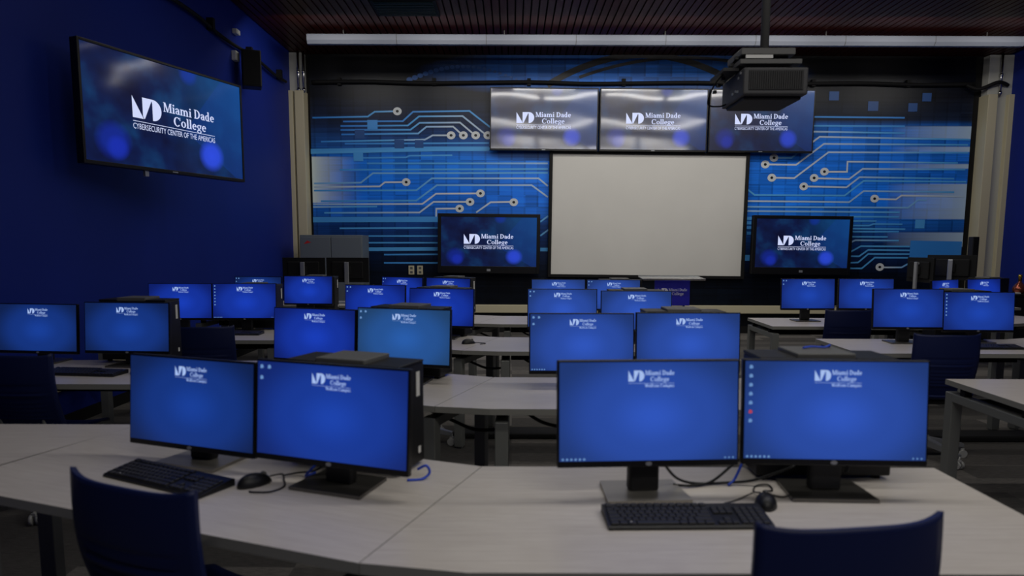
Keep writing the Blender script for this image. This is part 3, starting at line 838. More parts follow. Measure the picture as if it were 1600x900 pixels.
for r, F in enumerate(FY):
    Bk = F + DEP; rn = ROWN[r]
    j1 = (-.10, Bk); j2 = (-.358, F + .046)
    u = (-math.cos(W20), math.sin(W20)); LW = 1.53
    # centre
    desk(f'pale centre desk of the {rn} row, between the aisle and the angled desk', [(j1[0] + e, j1[1]), (1.43, Bk), (1.43, F), (-.10, F), (j2[0] + e, j2[1])], 'computer desks',
         [((-.047, F + .05), (-.047, Bk - .05)), ((1.39, F + .04), (1.39, Bk - .04))], 0)
    k1 = (j1[0] + u[0] * LW, j1[1] + u[1] * LW); k2 = (j2[0] + u[0] * LW, j2[1] + u[1] * LW)
    def al(s_, d_):   # point on the angled desk: s_ along from the joint, d_ from the back edge
        n_ = (-math.sin(W20), -math.cos(W20)); return (j1[0] + u[0] * s_ + n_[0] * d_, j1[1] + u[1] * s_ + n_[1] * d_)
    desk(f'pale angled desk of the {rn} row, left of its centre desk', [(j1[0] - e, j1[1]), k1, k2, (j2[0] - e, j2[1])], 'computer desks',
         [(al(.05, DEP - .07), al(.05, .07)), (al(LW - .09, DEP - .07), al(LW - .09, .07))], -W20)
    xl = -3.30
    yb = k1[1]; yf = yb - DEP
    desk(f'pale straight desk of the {rn} row against the left blue wall', [(k1[0] - 2 * e, yb), (xl, yb), (xl, yf), (k2[0] - 2 * e, yf)], 'computer desks',
         [((k2[0] - .10, yf + .07), (k2[0] - .10, yb - .07)), ((xl + .07, yf + .07), (xl + .07, yb - .07))], 0)
RB = {1: (3.805, 3.05), 2: (5.475, 4.72), 3: (7.075, 6.32)}
RWING = {}
for r, (Bk, F) in RB.items():
    rn = ROWN[r]
    p1 = (3.98, Bk); p2 = (4.238, F + .046)
    desk(f'pale desk of the {rn} row across the aisle on the right', [(2.455, Bk), (p1[0] - e, Bk), (p2[0] - e, p2[1]), (3.98, F), (2.43, F)], 'computer desks',
         [((2.466, F + .036), (2.488, Bk - .036)), ((3.93, F + .07), (3.90, Bk - .07))], 0)
    if r >= 2:
        uu = (math.cos(W20), math.sin(W20)); q1 = (p1[0] + uu[0] * 1.53, p1[1] + uu[1] * 1.53); q2 = (p2[0] + uu[0] * 1.53, p2[1] + uu[1] * 1.53)
        n_ = (math.sin(W20), -math.cos(W20)); ar = lambda s_, d_: (p1[0] + uu[0] * s_ + n_[0] * d_, p1[1] + uu[1] * s_ + n_[1] * d_)
        desk(f'pale angled desk at the far right of the {rn} row', [(p1[0] + e, p1[1]), (p2[0] + e, p2[1]), q2, q1], 'computer desks',
             [(ar(.10, DEP - .07), ar(.10, .07)), (ar(1.44, DEP - .07), ar(1.44, .07))], W20)

# ------------------------------------------------------------------ monitors
MW, MH, TILT = .538, .3134, math.radians(4.17)
def monitor_parts(t, zb, look='royal', icons=None, flip=False, base_m=None, icon_red=False, neck_m=None, tall=0.0):
    """root at the desk surface under the panel; panel faces -y; zb = height of the panel's lower edge above the desk"""
    bm = nb(); prism(bm, [(-.125, -.030), (.125, -.030), (.115, .145), (-.115, .145)], .001, .011); obj('base', bm, base_m or M_BASE, t)
    bm = nb(); box(bm, -.046, .046, .045, .085, .010, zb + .20 + tall, 0, .008); obj('neck', bm, neck_m or M_BLACK, t)
    Mt = Matrix.Translation((0, 0, zb)) @ Matrix.Rotation(-TILT, 4, 'X')
    bm = nb(); box(bm, -MW / 2, MW / 2, 0, .022, 0, MH, 0, .003)
    box(bm, -.19, .19, .02, .042, .05, MH - .05, 0, .010)
    box(bm, -.06, .06, .035, .052, .10, .21, 0, .004)
    o = obj('panel', bm, M_BEZEL, t); o.matrix_local = Mt
    sw, sh = MW - .012, MH - .006 - .019
    zc_ = .019 + sh / 2
    sc = obj('screen', screen_mesh(sw, sh), DESK[look], t); sc.matrix_local = Mt @ Matrix.Translation((0, -.0012, zc_))
    lu = .258 * sw
    lg = obj('logo', PCLOGO[0], None, sc) if False else None
    o = bpy.data.objects.new('logo', PCLOGO); C.objects.link(o); o.parent = sc; o.location = ((.382 - .5) * sw, -.0012, sh * .5 - sh * .085 - .37 * lu)
    if icons:
        bm = nb()
        def ic(x, z, s_=.0062, mi=0):
            vs = [bm.verts.new((x + i * s_, 0, z + j * s_)) for i, j in ((-1, -.8), (-.3, -1), (1, -.7), (.8, .6), (.2, 1), (-.8, .8))]
            bm.faces.new(vs).material_index = mi
        if 'c' in icons:
            for k in range(7): ic(-sw / 2 + .017, sh / 2 - .017 - k * .0265, .0056, 1 if (k == 5 and icon_red) else 0); 
        if 'g' in icons:
            ic(-sw / 2 + .016, sh / 2 - .016); ic(-sw / 2 + .044, sh / 2 - .016); ic(-sw / 2 + .016, sh / 2 - .050)
        finish_flat(bm)
        if len(bm.faces): obj('desktop_icons', bm, [M_ICON, M_ICONRED], sc, loc=(0, -.0012, 0))
        if 'b' in icons:
            for nm, xs, ss in (('taskbar_icons', [-sw / 2 + .010 + k * .0125 for k in range(6)], .0035), ('clock_icons', [sw / 2 - .012 - k * .012 for k in range(3)], .0025)):
                bm = nb()
                for xx in xs: ic(xx, -sh / 2 + .006, ss)
                finish_flat(bm); obj(nm, bm, [M_ICON, M_ICONRED], sc, loc=(0, -.0012, 0))
    bm = nb(); lathe(bm, [(.006, 0), (.006, .0012)], 16)
    bm.transform(Matrix.Rotation(PI / 2, 4, 'X') @ Matrix.Diagonal((1.6, 1, 1, 1)))
    o = obj('maker_badge', bm, M_SILVER, t); o.matrix_local = Mt @ Matrix.Translation((0, -.0005, .0095))
def _pclogo():
    me = bpy.data.meshes.new('logo'); b = logo_pc(.258 * (MW - .012)); b.to_mesh(me); b.free(); me.materials.append(M_LOGO_DIM); return me
PCLOGO = _pclogo()
# name: x, y, yaw, dz, look, icons, label   (x, y of the panel's upper edge)
MON = [
 (.401, 1.958, 3.6, .015, 'bright', 'b', 'left monitor of the nearest pair on the right, with the pale reflective foot'),
 (.949, 1.973, -2.2, .015, 'bright', 'cb', 'right monitor of the nearest pair, icons down its left edge'),
 (-1.083, 2.254, -20.1, -.033, 'dim', '', 'left monitor of the nearest angled pair, on the left in front of a chair'),
 (-.552, 2.020, -19.6, -.011, 'royal', 'g', 'right monitor of the nearest angled pair, with the black tower showing behind it'),
 (.357, 3.464, 1.2, .002, 'bright', 'gb', 'left monitor of the pair on the second row centre desk'),
 (.903, 3.477, .7, .006, 'bright', '', 'right monitor of the pair on the second row centre desk'),
 (-1.134, 3.873, -17.5, -.016, 'deep', '', 'left deep blue monitor of the pair on the second row angled desk'),
 (-.586, 3.636, -14.1, .007, 'teal', 'g', 'right paler monitor of the pair on the second row angled desk'),
 (-1.140, 5.652, -12.7, .015, 'deep', 'g', 'left monitor of the pair on the third row angled desk'),
 (-.565, 5.412, -12.8, .003, 'deep', '', 'right monitor of the pair on the third row angled desk'),
 (.387, 5.265, -2.1, .011, 'bright', 'g', 'left monitor of the pair on the third row centre desk'),
 (.944, 5.180, -1.7, .004, 'bright', '', 'right monitor of the pair on the third row centre desk'),
 (.460, 6.802, -.6, .010, 'bright', '', 'left monitor of the pair on the fourth row centre desk'),
 (1.018, 6.861, -1.9, .005, 'bright', 'g', 'right monitor of the pair on the fourth row centre desk'),
 (-1.210, 7.450, -26, -.004, 'deep', 'g', 'left monitor of the pair on the fourth row angled desk'),
 (-.690, 7.270, -24, -.004, 'deep', '', 'right monitor of the pair on the fourth row angled desk'),
 (-2.196, 7.350, -4.8, .008, 'deep', '', 'right monitor of the fourth row pair by the left wall, below the grey cabinet'),
 (-2.822, 5.800, .8, .013, 'deep', '', 'left monitor of the third row pair by the left wall'),
 (-2.276, 5.800, 2.0, .015, 'deep', 'cb', 'right monitor of the third row pair by the left wall, icons down its edge'),
 (-2.745, 7.370, -8, .0, 'dim', 'g', 'left dim monitor of the fourth row pair by the left wall, mostly hidden'),
 (-2.962, 4.237, -6.1, -.027, 'dim', '', 'left monitor of the second row pair by the left wall, cut by the frame'),
 (-2.329, 4.106, -4.2, -.005, 'dim', '', 'right monitor of the second row pair by the left wall'),
 (3.094, 7.138 - .20, 1.2, .0, 'royal', 'g', 'left monitor of the fourth row pair just across the right aisle'),
 (3.720 - .05, 7.175 - .20, -2.0, .0, 'royal', '', 'right monitor of the fourth row pair just across the right aisle'),
 (3.224, 5.30, -1.0, .004, 'royal', '', 'left monitor of the third row pair on the right side'),
 (3.702, 5.22, -2.5, -.010, 'royal', 'c', 'right monitor of the third row pair on the right side, icons down its edge'),
]
# the right-hand block is nearer to its desk edge: slide these along their sight lines
def slide(m, k): return (m[0] * k, m[1] * k) + tuple(m[2:])
MONO = []
for i, (x, y, yw, dz, look, ic, lab) in enumerate(MON):
    if i == 22: x, y, dz = 3.094 * 6.76 / 7.138, 6.76, .027
    if i == 23: x, y, dz = 3.720 * 6.76 / 7.175, 6.76, .029
    if i == 24: x, y, dz = 3.224 * 5.23 / 5.547, 5.23, .0235
    if i == 25: x, y, dz = 3.702 * 5.27 / 5.403, 5.27, -.001
    y0 = y - MH * math.sin(TILT)
    zb = (1.1344 + dz) - MH * math.cos(TILT) - ZT
    t = thing('monitor', lab, 'monitor', (x, y0, ZT), math.radians(yw), 'desktop monitors')
    monitor_parts(t, zb, look, ic, base_m=M_BASEL if i in (0, 2) else None, icon_red=(i == 1))
    MONO.append(t)
# far right angled pair of the fourth row
for px, yw, y, lab, look in ((1481, 32, 7.12, 'left monitor of the dark pair on the far right angled desk', 'deep'), (1541, 22, 7.38, 'right monitor of the dark pair on the far right angled desk', 'deep')):
    p = at_y(px, 435, y)
    t = thing('monitor', lab, 'monitor', (p.x, y, ZT), math.radians(yw), 'desktop monitors')
    monitor_parts(t, .087, look, '')

# ------------------------------------------------------------------ computer towers behind each right-hand monitor
def tower(label, x, y, ang, group='computer towers'):
    t = thing('computer_tower', label, 'computer', (x, y, ZT), ang, group)
    bm = nb(); box(bm, -.215, .215, -.086, .086, .012, .386, 0, .006); obj('case', bm, M_BLACK, t)
    for x0, x1, h in ((-.217, -.10, .396), (.085, .217, .394)):
        bm = nb(); box(bm, x0, x1, -.084, .084, .385, h, 0, .004); obj('top_handle', bm, M_BLACK, t)
    bm = nb(); box(bm, -.10, .085, -.080, .085, .385, .408, 0, .004); obj('top_panel', bm, M_GREYTOP, t)
    bm = nb(); box(bm, .2145, .2165, .03, .052, .265, .355); obj('sticker', bm, M_LABEL, t)
    bm = nb(); box(bm, .2145, .2165, .04, .056, .05, .075); obj('power_button', bm, M_LABEL, t)
    for sx in (-.18, .18):
        for sy in (-.06, .02):
            bm = nb(); cyl(bm, (sx, sy, 0), (sx, sy, .0125), .014, seg=12); obj('foot', bm, M_BLACKM, t)
    return t
tw0 = tower('black tower behind the nearest right pair of monitors, blue cable resting on it', 1.00, 2.205, math.radians(0))
TW = [(-.53, 2.275, -20, 'black tower behind the nearest angled pair, white sticker on its right side'),
      (.93, 3.715, 0, 'black tower behind the second row centre pair, its top just above the screens'),
      (-.575, 3.885, -18, 'black tower behind the paler monitor on the second row angled desk'),
      (-2.385, 4.36, -3, 'black tower with a white sticker behind the second row pair by the left wall'),
      (.98, 5.435, 0, 'black tower behind the third row centre pair'),
      (-.56, 5.66, -18, 'black tower behind the third row angled pair'),
      (-2.27, 6.03, 0, 'black tower behind the third row pair by the left wall'),
      (1.12, 7.10, 0, 'black tower behind the fourth row centre pair'),
      (-.63, 7.48, -22, 'black tower behind the fourth row angled pair'),
      (-2.17, 7.60, 0, 'black tower behind the fourth row pair by the left wall'),
      (3.60, 5.51, 0, 'black tower behind the third row pair on the right side'),
      (3.60, 7.02, 0, 'black tower behind the fourth row pair across the right aisle')]
for k, (x, y, a, lab) in enumerate(TW):
    tw = dup(tw0, lab, (x, y, ZT), math.radians(a))
    if k == 0: tw.scale = (1, 1, .915)          # a slightly lower model
p = at_y(1552, 430, 7.66); dup(tw0, 'black tower behind the dark pair on the far right angled desk', (p.x - .02, 7.70, ZT), W20)
bm = nb()
tube(bm, [(.955, 2.215, ZT + .413), (.99, 2.235, ZT + .414), (1.03, 2.225, ZT + .414), (1.06, 2.255, ZT + .414), (1.05, 2.305, ZT + .36), (1.03, 2.312, ZT + .20)], .0035, 8)
tag(obj('network_cable', bm, M_BLUECABLE), 'blue cable draped over the tower behind the nearest right pair', 'cable')

# ------------------------------------------------------------------ chairs
def chair_back_mesh():
    bm = nb(); nx, nz = 20, 34; rows = []
    for j in range(nz + 1):
        v = j / nz; z = .47 + .42 * v; row = []
        hw = .214 + .002 * v + .004 * math.sin(v * PI)
        yb = -.165 - .085 * v - .03 * math.sin(v * PI)
        for i in range(nx + 1):
            a = -1 + 2 * i / nx
            y = yb + .040 * abs(a) ** 2.2
            if .20 < v < .62 and abs(a) < .80: y += .006 * (1 if int((v - .20) / .42 * 14) % 2 else -1)
            zz = z
            if j == nz: pass
            zz += v ** 6 * (.020 * abs(a) ** 5 + .012 * (1 - a * a))
            row.append((a * hw, y, zz))
        rows.append(row)
    F = [[bm.verts.new(p) for p in r] for r in rows]
    K = [[bm.verts.new((p[0] * .985, p[1] + .014, p[2] - (.004 if j == nz else 0))) for p in r] for j, r in enumerate(rows)]
    for j in range(nz):
        for i in range(nx):
            f = bm.faces.new((F[j][i], F[j][i + 1], F[j + 1][i + 1], F[j + 1][i])); f.smooth = True
            f = bm.faces.new((K[j][i + 1], K[j][i], K[j + 1][i], K[j + 1][i + 1])); f.smooth = True
    for j in range(nz):
        bm.faces.new((F[j + 1][0], K[j + 1][0], K[j][0], F[j][0])); bm.faces.new((F[j][nx], K[j][nx], K[j + 1][nx], F[j + 1][nx]))
    for i in range(nx):
        bm.faces.new((F[nz][i], F[nz][i + 1], K[nz][i + 1], K[nz][i])); bm.faces.new((F[0][i + 1], F[0][i], K[0][i], K[0][i + 1]))
    bmesh.ops.recalc_face_normals(bm, faces=bm.faces[:])
    return bm
def chair(label, x, y, ang):
    t = thing('task_chair', label, 'chair', (x, y, 0), ang, 'navy task chairs')
    obj('backrest', chair_back_mesh(), M_CHAIR, t)
    bm = nb(); n = 14; top = []
    for j in range(n + 1):
        v = j / n; row = []
        for i in range(n + 1):
            a = -1 + 2 * i / n
            hw = .225 - .02 * abs(2 * v - 1) ** 3
            yy = -.195 + .42 * v
            z = .455 + .020 * abs(a) ** 2.5 - .018 * max(0, (v - .75) / .25) ** 2 + .03 * max(0, (.2 - v) / .2) ** 2
            row.append(bm.verts.new((a * hw, yy, z)))
        top.append(row)
    for j in range(n):
        for i in range(n):
            f = bm.faces.new((top[j][i], top[j][i + 1], top[j + 1][i + 1], top[j + 1][i])); f.smooth = True
    r = bmesh.ops.extrude_face_region(bm, geom=bm.faces[:])
    bmesh.ops.translate(bm, vec=(0, 0, -.016), verts=[g for g in r['geom'] if isinstance(g, bmesh.types.BMVert)])
    bmesh.ops.recalc_face_normals(bm, faces=bm.faces[:])
    obj('seat', bm, M_CHAIR, t)
    bm = nb(); box(bm, -.10, .10, -.12, .12, .405, .437, 0, .006); obj('tilt_mechanism', bm, M_BLACK, t)
    for s in (-1, 1):
        bm = nb(); tube(bm, [(s * .10, -.05, .42), (s * .12, -.16, .425), (s * .12, -.170, .47), (s * .12, -.178, .56)], .011, 8)
        obj('back_support', bm, M_LEG, t)
    bm = nb(); cyl(bm, (0, 0, .13), (0, 0, .41), .026, .022, 16); cyl(bm, (0, 0, .10), (0, 0, .16), .045, .04, 16); obj('gas_column', bm, M_LEG, t)
    for k in range(5):
        a = 2 * PI * k / 5 + .05; c, s = math.cos(a), math.sin(a)
        bm = nb(); Mx = Matrix.Rotation(a, 4, 'Z')
        vs = []
        for (xx, hw, z0, z1) in ((.03, .026, .10, .15), (.29, .016, .075, .10)):
            vs.append([bm.verts.new(Mx @ Vector(q)) for q in ((xx, -hw, z0), (xx, hw, z0), (xx, hw, z1), (xx, -hw, z1))])
        for i in range(4): bm.faces.new((vs[0][i], vs[0][(i + 1) % 4], vs[1][(i + 1) % 4], vs[1][i]))
        bm.faces.new(list(reversed(vs[0]))); bm.faces.new(vs[1])
        bmesh.ops.recalc_face_normals(bm, faces=bm.faces[:])
        lg = obj('leg', bm, M_SILVER, t)
        bm = nb(); q = Vector((c * .285, s * .285, 0)); nrm = Vector((-s, c, 0))
        for sd in (-1, 1): cyl(bm, q + nrm * sd * .008 + Vector((0, 0, .028)), q + nrm * sd * .024 + Vector((0, 0, .028)), .028, seg=14)
        cyl(bm, q + Vector((0, 0, .03)), q + Vector((0, 0, .085)), .009, seg=10); box(bm, q.x - .012, q.x + .012, q.y - .012, q.y + .012, .05, .066)
        obj('caster', bm, M_CASTER, lg)
    return t
ch0 = chair('navy plastic task chair in front of the nearest right pair of monitors', .693, 1.60, math.radians(8))
for x, y, a, lab in [(-.854, 1.809, -23, 'navy plastic task chair turned at the nearest angled desk, lower left'),
                     (-2.60, 3.74, -4, 'dark task chair at the second row desk by the left wall, cut by the frame'),
                     (-2.20, 5.00, 4, 'dark task chair at the third row desk by the left wall'),
                     (-.72, 5.02, -18, 'task chair at the third row angled desk, only its caster showing'),
                     (2.90, 4.70, -3, 'navy task chair at the third row right desk, ribbed back in full view'),
                     (3.08, 6.42, 0, 'dark task chair at the fourth row right desk, below the two monitors')]:
    dup(ch0, lab, (x, y, 0), math.radians(a))

# ------------------------------------------------------------------ keyboards, mice, cables
def keyboard(label, x, y, ang):
    t = thing('keyboard', label, 'keyboard', (x, y, ZT), ang, 'black keyboards')
    bm = nb()
    prof = [(-.066, .001), (.066, .001), (.066, .022), (.055, .025), (-.060, .011), (-.066, .007)]
    prism(bm, prof, -.221, .221, axis='x')
    obj('body', bm, M_BLACK, t)
    bm = nb(); Mx = Matrix.Translation((0, -.060, .0115)) @ Matrix.Rotation(math.atan2(.014, .115), 4, 'X')
    def key(x0, x1, y0): box(bm, x0 + .0012, x1 - .0012, y0, y0 + .0155, -.001, .0045, 0, .0012, Mx, 1)
    p = .0187
    for r in range(5):
        y0 = .004 + r * .0183
        if r == 0:
            xs = [-.214, -.190, -.167, -.144, -.030, -.007, .016, .039, .064]
            for a, b in zip(xs, xs[1:]): key(a, b, y0)
        else:
            lead = {1: .042, 2: .033, 3: .028, 4: .019}[r]
            key(-.214, -.214 + lead, y0); xx = -.214 + lead
            nk = {1: 10, 2: 11, 3: 12, 4: 13}[r]
            for k in range(nk): key(xx, xx + p, y0); xx += p
            key(xx, .064, y0)
        for k in range(4): key(.137 + k * p, .137 + (k + 1) * p, y0)
        if r in (3, 4): [key(.074 + k * p, .074 + (k + 1) * p, y0) for k in range(3)]
        if r == 0: [key(.074 + k * p, .074 + (k + 1) * p, y0) for k in range(3)]
        if r == 1: key(.074 + p, .074 + 2 * p, y0)
    for k in range(13): key(-.214 + k * .0212 + (.008 if k else 0), -.214 + k * .0212 + .019 + (.008 if k else 0), .0985)
    o = obj('keycaps', bm, mat('keycap_black', lin((30, 30, 32)), .5), t); o['kind'] = 'stuff'
    bm = nb(); box(bm, -.160, -.157, .010, .013, .004, .0052, 0, 0, Mx); obj('key_print', bm, M_LABEL, t)
    return t
kb0 = keyboard('black keyboard in front of the nearest right pair of monitors', .475, 1.79, math.radians(1.5))
for x, y, a, lab in [(-1.085, 2.085, -26, 'black keyboard on the nearest angled desk behind the lower left chair'),
                     (-2.45, 3.86, -6, 'black keyboard on the second row desk by the left wall'),
                     (-2.30, 5.62, 0, 'black keyboard under the third row screens by the left wall'),
                     (3.52, 4.98, 0, 'black keyboard below the right monitor of the third row right pair')]:
    dup(kb0, lab, (x, y, ZT), math.radians(a))
def mouse(label, x, y, ang):
    t = thing('computer_mouse', label, 'mouse', (x, y, ZT), ang, 'black mice')
    bm = nb(); n, mm = 16, 10; rings = []
    for j in range(mm + 1):
        a = j / mm * PI / 2
        rings.append([bm.verts.new((.031 * math.cos(a) * math.cos(2 * PI * k / n), .056 * math.cos(a) * math.sin(2 * PI * k / n) if j < mm else 0, .001 + .037 * math.sin(a) * (1 - .18 * math.sin(2 * PI * k / n) * math.cos(a)))) for k in range(n)])
    for A_, B_ in zip(rings, rings[1:]):
        for k in range(n): 
            f = bm.faces.new((A_[k], A_[(k + 1) % n], B_[(k + 1) % n], B_[k])); f.smooth = True
    bm.faces.new(list(reversed(rings[0])))
    bmesh.ops.remove_doubles(bm, verts=bm.verts[:], dist=1e-5)
    obj('shell', bm, M_BLACK, t)
    bm = nb(); cyl(bm, (-.004, .030, .026), (.004, .030, .026), .010, seg=14); obj('scroll_wheel', bm, M_GREYTOP, t)
    return t
ms0 = mouse('black mouse right of the keyboard at the nearest right pair', .735, 1.90, math.radians(-20))
for x, y, a, lab in [(-.800, 2.055, -42, 'black mouse between the two monitor feet on the nearest angled desk'),
                     (-2.17, 3.90, 0, 'black mouse on the second row desk by the left wall'),
                     (-.33, 5.13, -60, 'black mouse on the third row angled desk near the centre seam')]:
    dup(ms0, lab, (x, y, ZT), math.radians(a))
def cable(label, pts, r=.003, m=None, lift=True):
    bm = nb(); tube(bm, [(p[0], p[1], p[2]) for p in pts], r, 8); tag(obj('cable', bm, m or M_BLACK), label, 'cable', 'desk cables')
zs = ZT + .0042
cable('thin black mouse cable curling beside the nearest right keyboard', [(.715, 1.955, zs + .012), (.66, 1.93, zs), (.61, 1.90, zs), (.585, 1.89, zs), (.57, 1.868, zs + .006), (.56, 1.852, zs + .012)], .0022)
cable('looping black cable from the mouse to the foot of the nearest right monitor', [(.74, 1.958, zs + .012), (.735, 2.00, zs), (.76, 2.05, zs), (.80, 2.06, zs), (.795, 2.01, zs), (.76, 1.99, zs + .004), (.80, 1.955, zs), (.82, 1.94, zs + .012)], .0024)
cable('black cable sagging between the two nearest right monitors', [(.46, 2.03, ZT + .09), (.51, 2.05, ZT + .03), (.57, 2.06, zs + .004), (.66, 2.07, zs + .002), (.76, 2.06, ZT + .02), (.87, 2.03, ZT + .075)], .0042)
cable('second black cable crossing behind the nearest right pair', [(.50, 2.04, zs + .006), (.56, 2.045, zs + .002), (.63, 2.07, ZT + .012), (.70, 2.09, ZT + .06), (.76, 2.10, ZT + .10)], .0042)
cable('short blue network cable hanging behind the gap of the nearest right pair', [(.675, 2.055, zs), (.70, 2.07, ZT + .02), (.73, 2.09, ZT + .07), (.75, 2.10, ZT + .10)], .004, M_BLUECABLE)
cable('black power plug lead right of the nearest right monitor foot', [(1.055, 2.08, ZT + .13), (1.05, 2.06, ZT + .09), (1.035, 2.045, ZT + .05)], .006)
cable('black mouse cable looping on the nearest angled desk', [(-.765, 2.095, zs + .01), (-.735, 2.12, zs + .008), (-.72, 2.09, zs), (-.70, 2.03, zs), (-.725, 1.985, zs), (-.77, 1.98, zs), (-.79, 1.985, zs)], .0028)
cable('black cable running behind the foot of the nearest angled right monitor', [(-.735, 2.12, zs + .003), (-.69, 2.14, zs + .006), (-.63, 2.12, zs + .02), (-.58, 2.13, zs + .05)], .0032)
cable('blue network cable loop beside the tower on the nearest angled desk', [(-.62, 2.12, ZT + .05), (-.64, 2.11, ZT + .03), (-.66, 2.12, zs + .002), (-.64, 2.16, zs)], .004, M_BLUECABLE)
cable('blue network cable loop at the back edge of the nearest angled desk', [(-.30, 2.12, ZT + .03), (-.272, 2.11, ZT + .045), (-.262, 2.115, ZT + .02), (-.285, 2.10, zs), (-.33, 2.09, zs)], .0042, M_BLUECABLE)
cable('thin black cable on the third row angled desk', [(-.36, 5.14, zs), (-.30, 5.17, zs), (-.23, 5.15, zs), (-.20, 5.12, zs), (-.24, 5.08, zs)], .0026)
cable('black cable hanging behind the fourth row monitor across the right aisle', [(3.05, 6.98, ZT + .12), (3.15, 7.0, ZT + .10), (3.30, 7.0, ZT + .12), (3.4, 6.98, ZT + .16)], .004)
for r in (1, 2, 3):
    F = FY[r]
    cable(f'black cable drooping under the angled end of the {ROWN[r]} row desks', [(-.42, F + .30, .66), (-.30, F + .28, .61), (-.18, F + .25, .57), (-.06, F + .22, .58)], .009)
    cable(f'black cable drooping under the {ROWN[r]} row centre desk', [(.06, F + .28, .66), (.16, F + .27, .60), (.30, F + .26, .58), (.50, F + .26, .60), (.7, F + .3, .62)], .009)
# floor cable covers under the third and fourth rows
for y, x0, x1, lab in [(5.20, -.45, 1.45, 'low black floor cover lying under the third row centre desk'), (5.16, 2.62, 4.6, 'low black floor cover lying under the third row right desk'), (3.52, -.45, 1.45, 'low black floor cover lying under the second row centre desk')]:
    bm = nb(); box(bm, x0, x1, y - .10, y + .10, .0, .045, 0, .012); tag(obj('floor_cable_cover', bm, M_BLACKM), lab, 'cable cover')

# ------------------------------------------------------------------ instructor desks and rear-view monitors at the front
def side_desk(label, x0, x1, y0, y1):
    t = thing('instructor_desk', label, 'desk', ((x0 + x1) / 2, (y0 + y1) / 2, 0)); cx, cy = (x0 + x1) / 2, (y0 + y1) / 2
    bm = nb(); prism(bm, [(x0 - cx, y0 - cy), (x1 - cx, y0 - cy), (x1 - cx, y1 - cy), (x0 - cx, y1 - cy)], ZT - .029, ZT, 0, 1); obj('tabletop', bm, [M_LAM, M_EDGE], t)
    for a in (x0 - cx + .07, x1 - cx - .07): leg_frame(t, a, y0 - cy + .07, a, y1 - cy - .07, 0)
    bm = nb(); box(bm, x0 - cx + .12, x1 - cx - .12, .05, .07, .25, .68); obj('modesty_panel', bm, M_BLACK, t)
side_desk('instructor desk by the left wall carrying two monitors seen from behind', -3.2, -1.55, 8.35, 9.05)
side_desk('instructor desk at the far right carrying monitors seen from behind', 4.75, 6.25, 8.35, 9.05)
def rear_monitor(label, px, pyt, y, ang, col=.30):
    p = at_y(px, pyt, y); zb = p.z - MH - ZT
    t = thing('monitor', label, 'monitor', (p.x, y, ZT), ang + PI, 'monitors seen from behind')
    bm = nb(); prism(bm, [(-.125, -.06), (.125, -.06), (.125, .135), (-.125, .135)], .001, .012); obj('base', bm, M_SILVER, t)
    bm = nb(); box(bm, -.027, .027, .052, .078, .011, zb + MH - .055, 0, .006); obj('neck', bm, M_SILVER, t)
    bm = nb(); box(bm, -MW / 2, MW / 2, -.012, .012, zb, zb + MH, 0, .003); box(bm, -.2, .2, .012, .034, zb + .05, zb + MH - .05, 0, .01); box(bm, -.05, .05, .03, .053, zb + .1, zb + .2, 0, .004); obj('panel', bm, M_BLACKM, t)
    sc = obj('screen', screen_mesh(MW - .012, MH - .025), DESK['dim'], t, loc=(0, -.0135, zb + MH / 2 + .006))
    bm = nb(); lathe(bm, [(.016, 0), (.016, .002)], 20); bm.transform(Matrix.Translation((0, .0345, zb + MH - .075)) @ Matrix.Rotation(-PI / 2, 4, 'X') @ Matrix.Diagonal((1.3, 1, 1, 1)))
    obj('maker_badge', bm, M_SILVER, t)
    return t
rear_monitor('left of two black monitors seen from behind, below the grey cabinet', 474.5, 402.5, 8.7, 0)
rear_monitor('right of two black monitors seen from behind, below the grey cabinet', 543, 402.5, 8.72, 0)
rear_monitor('larger black monitor seen from behind in front of the right column', 1488, 398.5, 8.6, math.radians(-45))
rear_monitor('black monitor turned nearly edge-on beside the right-hand rear-view monitor', 1440, 402.5, 8.75, math.radians(-88))
p = at_y(1522, 370, 8.95)
t = thing('column_loudspeaker', 'slim black column loudspeaker standing before the right column', 'loudspeaker', (p.x, 8.95, ZT))
bm = nb(); box(bm, -.042, .042, -.05, .05, .02, p.z - ZT, 0, .008); obj('cabinet', bm, M_BLACK, t)
bm = nb(); box(bm, -.036, .036, -.054, -.048, .05, p.z - ZT - .03, 0, .003); obj('grille', bm, M_BLACKM, t)
bm = nb(); box(bm, -.08, .08, -.08, .08, 0, .02, 0, .004); obj('foot', bm, M_BLACKM, t)

# grey cabinet in the left corner
a = at_y(467.5, 367, 10.6); b = at_y(565.5, 367, 10.6)
cw = b.x - a.x; chh = a.z
t = thing('storage_cabinet', 'grey two-door metal cabinet in the far left corner with a red sticker', 'cabinet', ((a.x + b.x) / 2, 10.6, 0))
bm = nb(); box(bm, -cw / 2, cw / 2, .02, .50, .05, chh, 0, .006); box(bm, -cw / 2 + .02, cw / 2 - .02, .04, .48, 0, .05); obj('body', bm, M_GREYMETAL, t)
for s in (-1, 1):
    x0, x1 = (-cw / 2 + .012, -.006) if s < 0 else (.006, cw / 2 - .012)
    bm = nb(); box(bm, x0, x1, 0, .02, .08, chh - .03, 0, .004); d = obj('door', bm, M_GREYMETAL, t)
    hx = -.045 if s < 0 else .045
    bm = nb(); box(bm, hx - .012, hx + .012, -.02, .0, .85, 1.0, 0, .004); obj('handle', bm, M_CHROME, d)
    if s < 0:
        bm = nb(); prism(bm, [(-.42, chh - .14), (-.30, chh - .115), (-.33, chh - .10), (-.36, chh - .085)], -.002, .0, axis='y'); obj('red_sticker', bm, M_RED, d)

